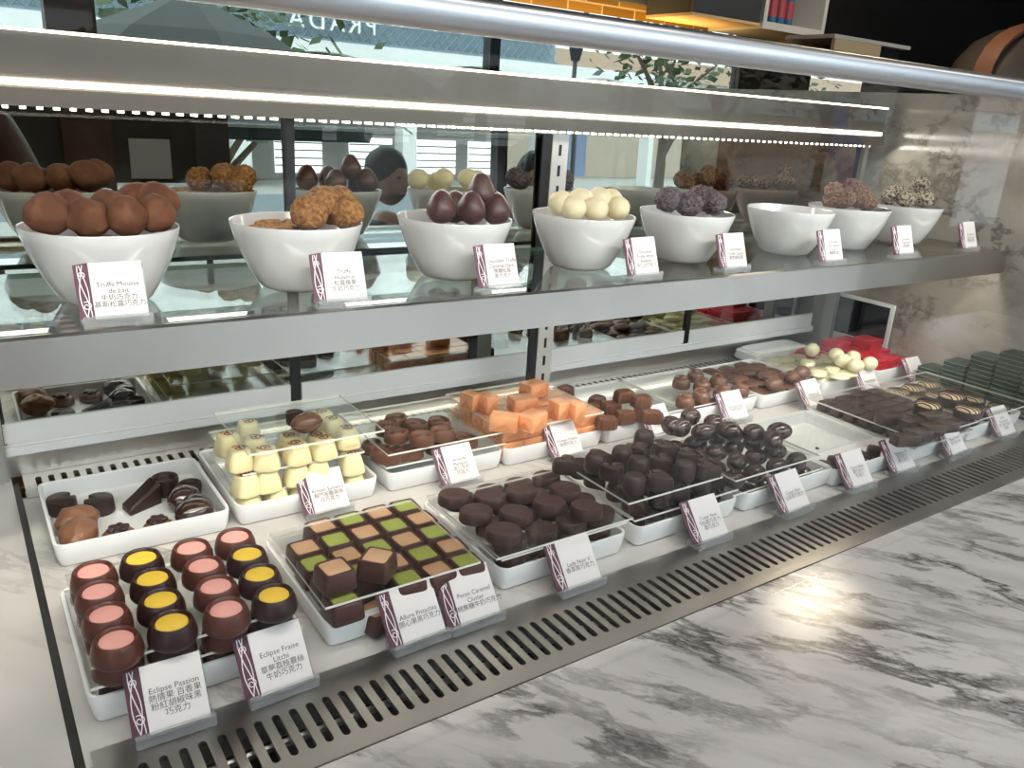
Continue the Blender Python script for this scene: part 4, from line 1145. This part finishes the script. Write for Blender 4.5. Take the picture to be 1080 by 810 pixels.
for (x, y, lines, lab) in (
    (-.141, .027, ['Eclipse Passion', '熱情果 百香果', '粉紅胡椒味黑', '巧克力'], F + 'before the chocolate cups, nearest the seam'),
    (-.050, .027, ['Eclipse Fraise', 'Litchi', '草莓荔枝慕絲', '牛奶巧克力'], F + 'before the last column of chocolate cups'),
    (.088, .029, ['Allure Pistachio', '開心果黑巧克力'], F + 'before the green and tan squares, seam side'),
    (.152, .029, ['Pecan Caramel', 'Cluster', '胡桃焦糖牛奶巧克力'], F + 'between the chocolate squares and oval discs'),
    (.288, .028, ['Lady Noir V', '香草黑巧克力'], F + 'before the embossed oval discs'),
    (.500, .029, ['Coeur Noir', '70%黑巧克力', '黑巧克力'], F + 'before the satin hearts and domes'),
    (.668, .029, ['Coeur Noir', '心形黑巧克力'], F + 'before the glossy dark eggs'),
    (.822, .033, ['Carre Noir', '黑巧克力', '巧克力'], F + 'before the nearly empty tray, egg side'),
    (.942, .036, ['Signature 72', '黑巧克力', '黑巧克力'], F + 'between the nearly empty tray and the bars'),
    (1.092, .030, ['Biscuit Noir', '黑巧克力餅'], F + 'before the dark chocolate bars'),
    (1.268, .036, ['Dark', 'Florentine', '杏仁黑巧克力', '餅乾'], F + 'before the drizzled biscuits')):
    card(x, y - .012, .002 if y < .034 else .0005, LN, lines, lab, random.uniform(-.04, .04))
for (x, y, lines, lab) in (
    (.112, .318, ['Artisan Sumatra', '蘇門答臘風味', '白巧克力'], F + 'before the ivory cones'),
    (.306, .314, ['Amande', 'Marquise', '杏仁牛奶', '巧克力'], F + 'before the oval milk chocolates'),
    (.498, .317, ['Orange Praline', '香橙巧克力'], F + 'before the orange foil blocks'),
    (.690, .311, ['Praline Lait', '牛奶巧克力'], F + 'before the ribbed milk blocks'),
    (.868, .308, ['Escargot Lait', '牛奶巧克力'], F + 'before the swirl-topped domes'),
    (1.066, .287, ['Amande Lait', '牛奶巧克力'], F + 'before the brown flakes'),
    (1.250, .290, ['Amande Blanc', '白巧克力'], F + 'before the ivory eggs'),
    (1.425, .292, ['Napolitain', '巧克力'], F + 'before the red boxes')):
    card(x, y - .012, .0005, LN, lines, lab, random.uniform(-.04, .04))
LS = math.radians(20)
F = 'white label card on the glass shelf '
for (x, y, lines, lab) in (
    (-.122, .226, ['Truffe Mousse', 'de Lait', '牛奶巧克力', '慕斯松露巧克力'], F + 'before the cocoa truffles'),
    (.094, .222, ['Truffe', 'Hazelnut', '松露榛果', '牛奶巧克力'], F + 'before the golden crumb truffles'),
    (.297, .226, ['Chocolate Truffe', 'Caramel Dark', '焦糖松露', '黑巧克力'], F + 'before the pointed dark truffles'),
    (.531, .226, ['Chocolate', 'Truffe White', 'Amande', '杏仁白巧克力'], F + 'before the ivory truffles'),
    (.710, .226, ['Chocolate', 'Truffe Cassis', '黑加侖松露'], F + 'before the dark crumb truffles'),
    (.935, .218, ['Chocolate', 'Truffe Noisette', 'Lait', '榛果松露'], F + 'before the empty bowl'),
    (1.150, .222, ['Chocolate', 'Truffe Noir', '黑松露'], F + 'before the brown nut truffles'),
    (1.385, .228, ['Chocolate', 'Truffe Coco', '椰香松露'], F + 'beyond the last bowl by the end wall')):
    card(x, y - .006, .2955, LS, lines, lab, random.uniform(-.05, .05), .94)

# ------------------------------------------------------------------ bowls and truffles
bp = [(.036, .2), (.040, .0025), (.044, .006), (.0545, .024), (.0635, .044), (.0695, .062), (.0728, .0735), (.0722, .0750), (.0705, .0745), (.0670, .060), (.0600, .041), (.0500, .022), (.0380, .008), (.020, .0055)]
bm_ = MB().loft(circ(48), [(.034, .034, 0.0)] + [(r, r, z) for r, z in bp[1:]])
BOWL = bm_.mesh('bowl', BOWLM)
BY = .328
def bowl(x, y, label, s=1.0):
    o = link('porcelain_bowl', BOWL, None, (x, y, .2955)); o.scale = (s, s, s)
    tag(o, label, 'bowl', 'white truffle bowls')
B = 'white porcelain bowl '
bowls = [(-.095, BY, B + 'of cocoa-dusted truffles'), (.104, BY, B + 'of golden crumb truffles'), (.309, BY, B + 'of pointed dark truffles'), (.518, BY, B + 'of ivory truffles'),
         (.722, BY, B + 'of dark crumb truffles'), (.972, BY, B + 'standing empty on the shelf'), (1.155, BY + .01, B + 'of brown nut truffles'), (1.350, BY + .02, B + 'of pale flaked truffles by the end wall')]
for x, y, l in bowls: bowl(x, y, l)
def truffles(i, kd, pts, name, ph, group, s=1.0):
    bx, by, _ = bowls[i]
    for j, (u, v, dy) in enumerate(pts):
        p = at_y(u, v, by + dy)
        # keep the truffle inside the bowl's mouth
        d = Vector((p.x - bx, p.y - by)); m = .054
        if d.length > m: d *= m / d.length
        put('%s%d' % (kd, j % 3), name, 'truffle', (bx + d.x, by + d.y, max(p.z - .017, .340 + (d.length / .055) ** 2 * .02)), ph, group, random.uniform(0, 6), s)
    # layer underneath that carries the visible ones
    for k in range(5):
        a = k * 2 * PI / 5 + i
        put('%s%d' % (kd, k % 3), name, 'truffle', (bx + .024 * math.cos(a), by + .024 * math.sin(a), .322), ph.replace(' in the', ' low in the'), group, a, s * .95)
truffles(0, 'cocoa', [(52, 229, -.025), (92, 232, -.035), (73, 222, .0), (133, 232, -.035), (115, 222, .0), (163, 226, -.02), (173, 216, .005), (147, 214, .015)], 'cocoa_truffle', 'cocoa-dusted truffle in the bowl by the seam', 'cocoa-dusted truffles', 1.08)
truffles(1, 'crumb', [(326, 227, -.035), (341, 215, -.005), (366, 226, -.02), (371, 214, .015), (352, 222, .01)], 'crumb_truffle', 'golden crumb truffle in the second bowl', 'golden crumb truffles', 1.04)
for (u, v, dy) in ((272, 232, -.01), (290, 230, -.02), (306, 228, .0), (285, 225, .03), (312, 222, .025)):
    p = at_y(u, v, BY + dy)
    put('crushed%d' % random.randint(0, 2), 'crumb_clump', 'crumb', (p.x, p.y, .350), 'loose golden crumb clump in the second bowl', 'loose golden crumb clumps', random.uniform(0, 6), 1.0)
truffles(2, 'kiss', [(465, 221, -.03), (497, 222, -.035), (507, 203, -.01), (523, 223, -.02), (480, 221, .0), (535, 219, .0)], 'pointed_truffle', 'pointed dark truffle in the third bowl', 'pointed dark truffles', 1.06)
truffles(3, 'ivory', [(582, 215, -.02), (602, 220, -.035), (612, 211, .0), (628, 220, -.03), (632, 210, .01), (652, 211, .01), (657, 219, -.01)], 'ivory_truffle', 'ivory truffle in the fourth bowl', 'ivory truffles', 1.0)
truffles(4, 'bluecr', [(685, 213, -.02), (702, 212, -.01), (727, 217, -.03), (747, 213, -.005), (762, 216, -.005), (738, 209, .015)], 'crumb_truffle', 'dark crumb truffle in the fifth bowl', 'dark crumb truffles', 1.04)
truffles(6, 'nutcr', [(860, 212, .0), (880, 203, .025), (886, 211, -.035), (908, 210, -.02), (921, 205, .03), (928, 214, .0), (899, 198, .005), (875, 212, -.02)], 'nut_truffle', 'brown nut truffle in the seventh bowl', 'brown nut truffles', .96)
truffles(7, 'oatcr', [(936, 207, .0), (956, 210, -.035), (972, 194, .005), (964, 205, .03), (989, 208, -.005), (945, 203, .03), (975, 210, -.025)], 'flake_truffle', 'pale flaked truffle in the last bowl', 'pale flaked truffles', .92)

# ------------------------------------------------------------------ behind the counter
bc = thing('back_counter', 'black back counter running under the gold-lit brick wall', 'counter', (0, 0, 0))
link('worktop', MB().box(.4, 7.0, 1.30, 2.59, .66, .70).mesh('wt', BLACKF, False), bc)
link('cabinet_body', MB().box(.45, 6.95, 1.36, 2.59, FZ, .66).mesh('cb', MATS['black_paint'], False), bc)
GREYC = mat('cabinet_grey', (0.052, 0.056, 0.062), 0.5)
PALEW = mat('pale_wood', (0.62, 0.44, 0.24), 0.5)
xs = at_y(722, 13, 2.56).x; zb = at_y(690, 7, 2.56).z
pn_ = thing('wall_panel_cabinet', 'shallow dark grey cabinet doors flush over the gold-lit bricks', 'cabinet', (0, 0, 0))
link('body', MB().box(.6, xs, 2.57, 2.598, zb, 1.85).mesh('pcb', GREYC, False), pn_)
for k in range(3):
    x0 = .6 + (xs - .6) / 3 * k
    link('door', MB().rbox(x0 + .002, x0 + (xs - .6) / 3 - .002, 2.552, 2.569, zb, 1.85, .002).mesh('pcd', GREYC), pn_)
xc = at_y(730, 15, 2.25).x
wc = thing('wall_cabinet', 'dark grey wall cabinet with pale wood underside by the open shelf', 'cabinet', (0, 0, 0))
link('body', MB().box(xc, 3.08, 2.27, 2.55, .952, 1.75).mesh('wcb', GREYC, False), wc)
link('underside', MB().box(xc, 3.08, 2.25, 2.55, .940, .952).mesh('wcu', PALEW, False), wc)
link('door', MB().rbox(xc + .002, 3.078, 2.25, 2.27, .952, 1.75, .002).mesh('wcd', GREYC), wc)
ob = thing('open_wall_shelf', 'open pale-framed wall shelf holding the blue bottles', 'shelf', (0, 0, 0))
link('frame', MB().box(3.10, 3.57, 2.25, 2.595, .932, .965).box(3.10, 3.125, 2.25, 2.595, .965, 1.6).box(3.545, 3.57, 2.25, 2.595, .965, 1.6).box(3.10, 3.57, 2.25, 2.595, 1.6, 1.63).mesh('osf', mat('pale_frame', (0.55, 0.54, 0.52), 0.5), False), ob)
link('back', MB().box(3.125, 3.545, 2.57, 2.595, .965, 1.6).mesh('osb', GREYC, False), ob)
for i in range(5):
    t = thing('drink_bottle', 'blue-labelled bottle on the open wall shelf, ' + ORD[i] + ' from the cabinet', 'bottle', (3.16 + .062 * i, 2.36, .9655), 0, 'blue bottles on the wall shelf')
    link('glass_body', MB().loft(circ(16), [(.024, .024, 0), (.026, .026, .004), (.026, .026, .15), (.011, .011, .20), (.011, .011, .235)]).mesh('btl', mat('blue_glass', (0.03, 0.12, 0.24), 0.1)), t)
    link('paper_label', MB().loft(circ(16), [(.0265, .0265, .04), (.0265, .0265, .12)], False, False).mesh('btlb', mat('bottle_label', (0.30, 0.05, 0.07), 0.5)), t)
    link('cap', MB().loft(circ(12), [(.0125, .0125, .23), (.0125, .0125, .25)]).mesh('btc', SWHITE), t)
wb = thing('wooden_box', 'small pale wooden box on the back counter with dark open end', 'box', (0, 0, 0))
link('side_board', MB().box(2.635, 2.935, 1.50, 1.515, .7005, .825).mesh('wb1', PALEW, False), wb)
link('top_board', MB().box(2.62, 3.13, 1.495, 1.72, .825, .839).mesh('wb2', mat('pale_top', (0.58, 0.52, 0.44), 0.5), False), wb)
link('inner_end', MB().box(2.935, 3.11, 1.53, 1.70, .7005, .825).mesh('wb3', BLACKF, False), wb)
link('back_board', MB().box(2.635, 2.935, 1.70, 1.715, .7005, .825).mesh('wb4', PALEW, False), wb)
bg = thing('leather_bag', 'dark leather bag with a tan band, seen over the rail end', 'bag', (4.50, 1.62, .7005))
o = sup(40, 2.3)
bagb = MB().loft(o, [(.62, .26, 0), (.65, .28, .02), (.64, .28, .08), (.58, .26, .17), (.48, .23, .25), (.33, .18, .31), (.18, .10, .335), (.04, .03, .342)])
link('bag_body', bagb.mesh('bagb', mat('dark_leather', (0.065, 0.052, 0.042), 0.42, bump=.5, bscale=14)), bg)
band = []
for k in range(15):
    a = PI * k / 14
    band.append((-.66 * math.cos(a), -.05, .01 + .345 * math.sin(a) ** .75))
bm2 = MB()
R = []
for (x, y, z) in band:
    R.append([(x * .98, y - .05, z * .97), (x * 1.0, y - .055, z + .008), (x * 1.0, y + .03, z + .012), (x * .98, y + .03, z * .97)])
bm2.rings(R)
link('tan_band', bm2.mesh('tanb', mat('tan_leather', (0.20, 0.085, 0.045), 0.45)), bg)
link('handle_cord', MB().tube([(-.40, -.30, .02), (-.34, -.32, .10), (-.24, -.33, .14), (-.10, -.32, .145)], .008, 8).mesh('cord', mat('grey_cord', (0.45, 0.42, 0.38), 0.5)), bg)
nb = thing('notice_stand', 'small grey notice block beside the leather bag', 'sign', (4.42, 1.15, .44))
# stands on the back counter
nb.location = (4.42, 1.325, .7005)
link('block', MB().rbox(-.06, .06, -.01, .01, 0, .16, .003).mesh('nbk', mat('notice_grey', (0.42, 0.40, 0.37), 0.6)), nb)
link('lettering', text_mesh(['A']), nb, (-.02, -.0105, .11), (PI / 2, 0, 0)).scale = (4, 4, 4)

finish_labels()

# ------------------------------------------------------------------ lights
def area(name, loc, rot, sx, sy, power, col):
    l = bpy.data.lights.new(name, 'AREA'); l.shape = 'RECTANGLE'; l.size = sx; l.size_y = sy; l.energy = power; l.color = col
    o = bpy.data.objects.new(name, l); COL.objects.link(o); o.location = loc; o.rotation_euler = rot
    return o
# lamps in the rail, the beam and under the shelf; the others are added, unseen
a = area('rail_lamp', (.53, -.074, .556), (math.radians(40), 0, 0), 1.92, .010, 2.8, (1, .95, .88)); a.data.spread = math.radians(96)
area('beam_lamp', (.53, .487, .4735), (math.radians(-38), 0, 0), 1.92, .012, 1.7, (1, .95, .86))
area('shelf_lamp', (.53, .225, .282), (0, 0, 0), 1.92, .010, 1.5, (1, .94, .85))
area('hidden_brick_lamp', (1.9, 2.46, .73), (math.radians(150), 0, 0), 2.2, .03, 14, (1, .66, .24))  # added out of sight behind the rail to light the bricks
for x in (-.6, 1.2, 3.0):
    area('added_ceiling_lamp', (x, -.9, CZ - .02), (0, 0, 0), .35, .35, 9, (1, .95, .9))  # unseen lamps added overhead to brighten the marble ledge
area('added_back_lamp', (3.3, 1.5, 1.85), (0, 0, 0), .6, .3, 14, (1, .85, .65))  # unseen lamp added to brighten the wooden box and back room

W = bpy.data.worlds.new('sky'); SC.world = W; W.use_nodes = True
bgd = W.node_tree.nodes['Background']
bgd.inputs['Color'].default_value = (0.80, 0.90, 1.0, 1); bgd.inputs['Strength'].default_value = 4.0

# ------------------------------------------------------------------ camera and view
cd = bpy.data.cameras.new('camera'); co = bpy.data.objects.new('camera', cd); COL.objects.link(co)
cd.sensor_width = 36; cd.sensor_fit = 'HORIZONTAL'; cd.lens = FOC / 1080 * 36; cd.clip_start = .01; cd.clip_end = 300
co.matrix_world = Matrix.Translation(CAM) @ ROT.to_4x4()
SC.camera = co
SC.view_settings.view_transform = 'Standard'; SC.view_settings.look = 'None'; SC.view_settings.gamma = 1; SC.view_settings.use_curve_mapping = False
SC.view_settings.exposure = 0.0
cy = SC.cycles
cy.max_bounces = 10; cy.diffuse_bounces = 3; cy.glossy_bounces = 6; cy.transmission_bounces = 4; cy.transparent_max_bounces = 24
cy.caustics_reflective = False; cy.caustics_refractive = False
cy.use_denoising = True
cy.sample_clamp_indirect = 4.0
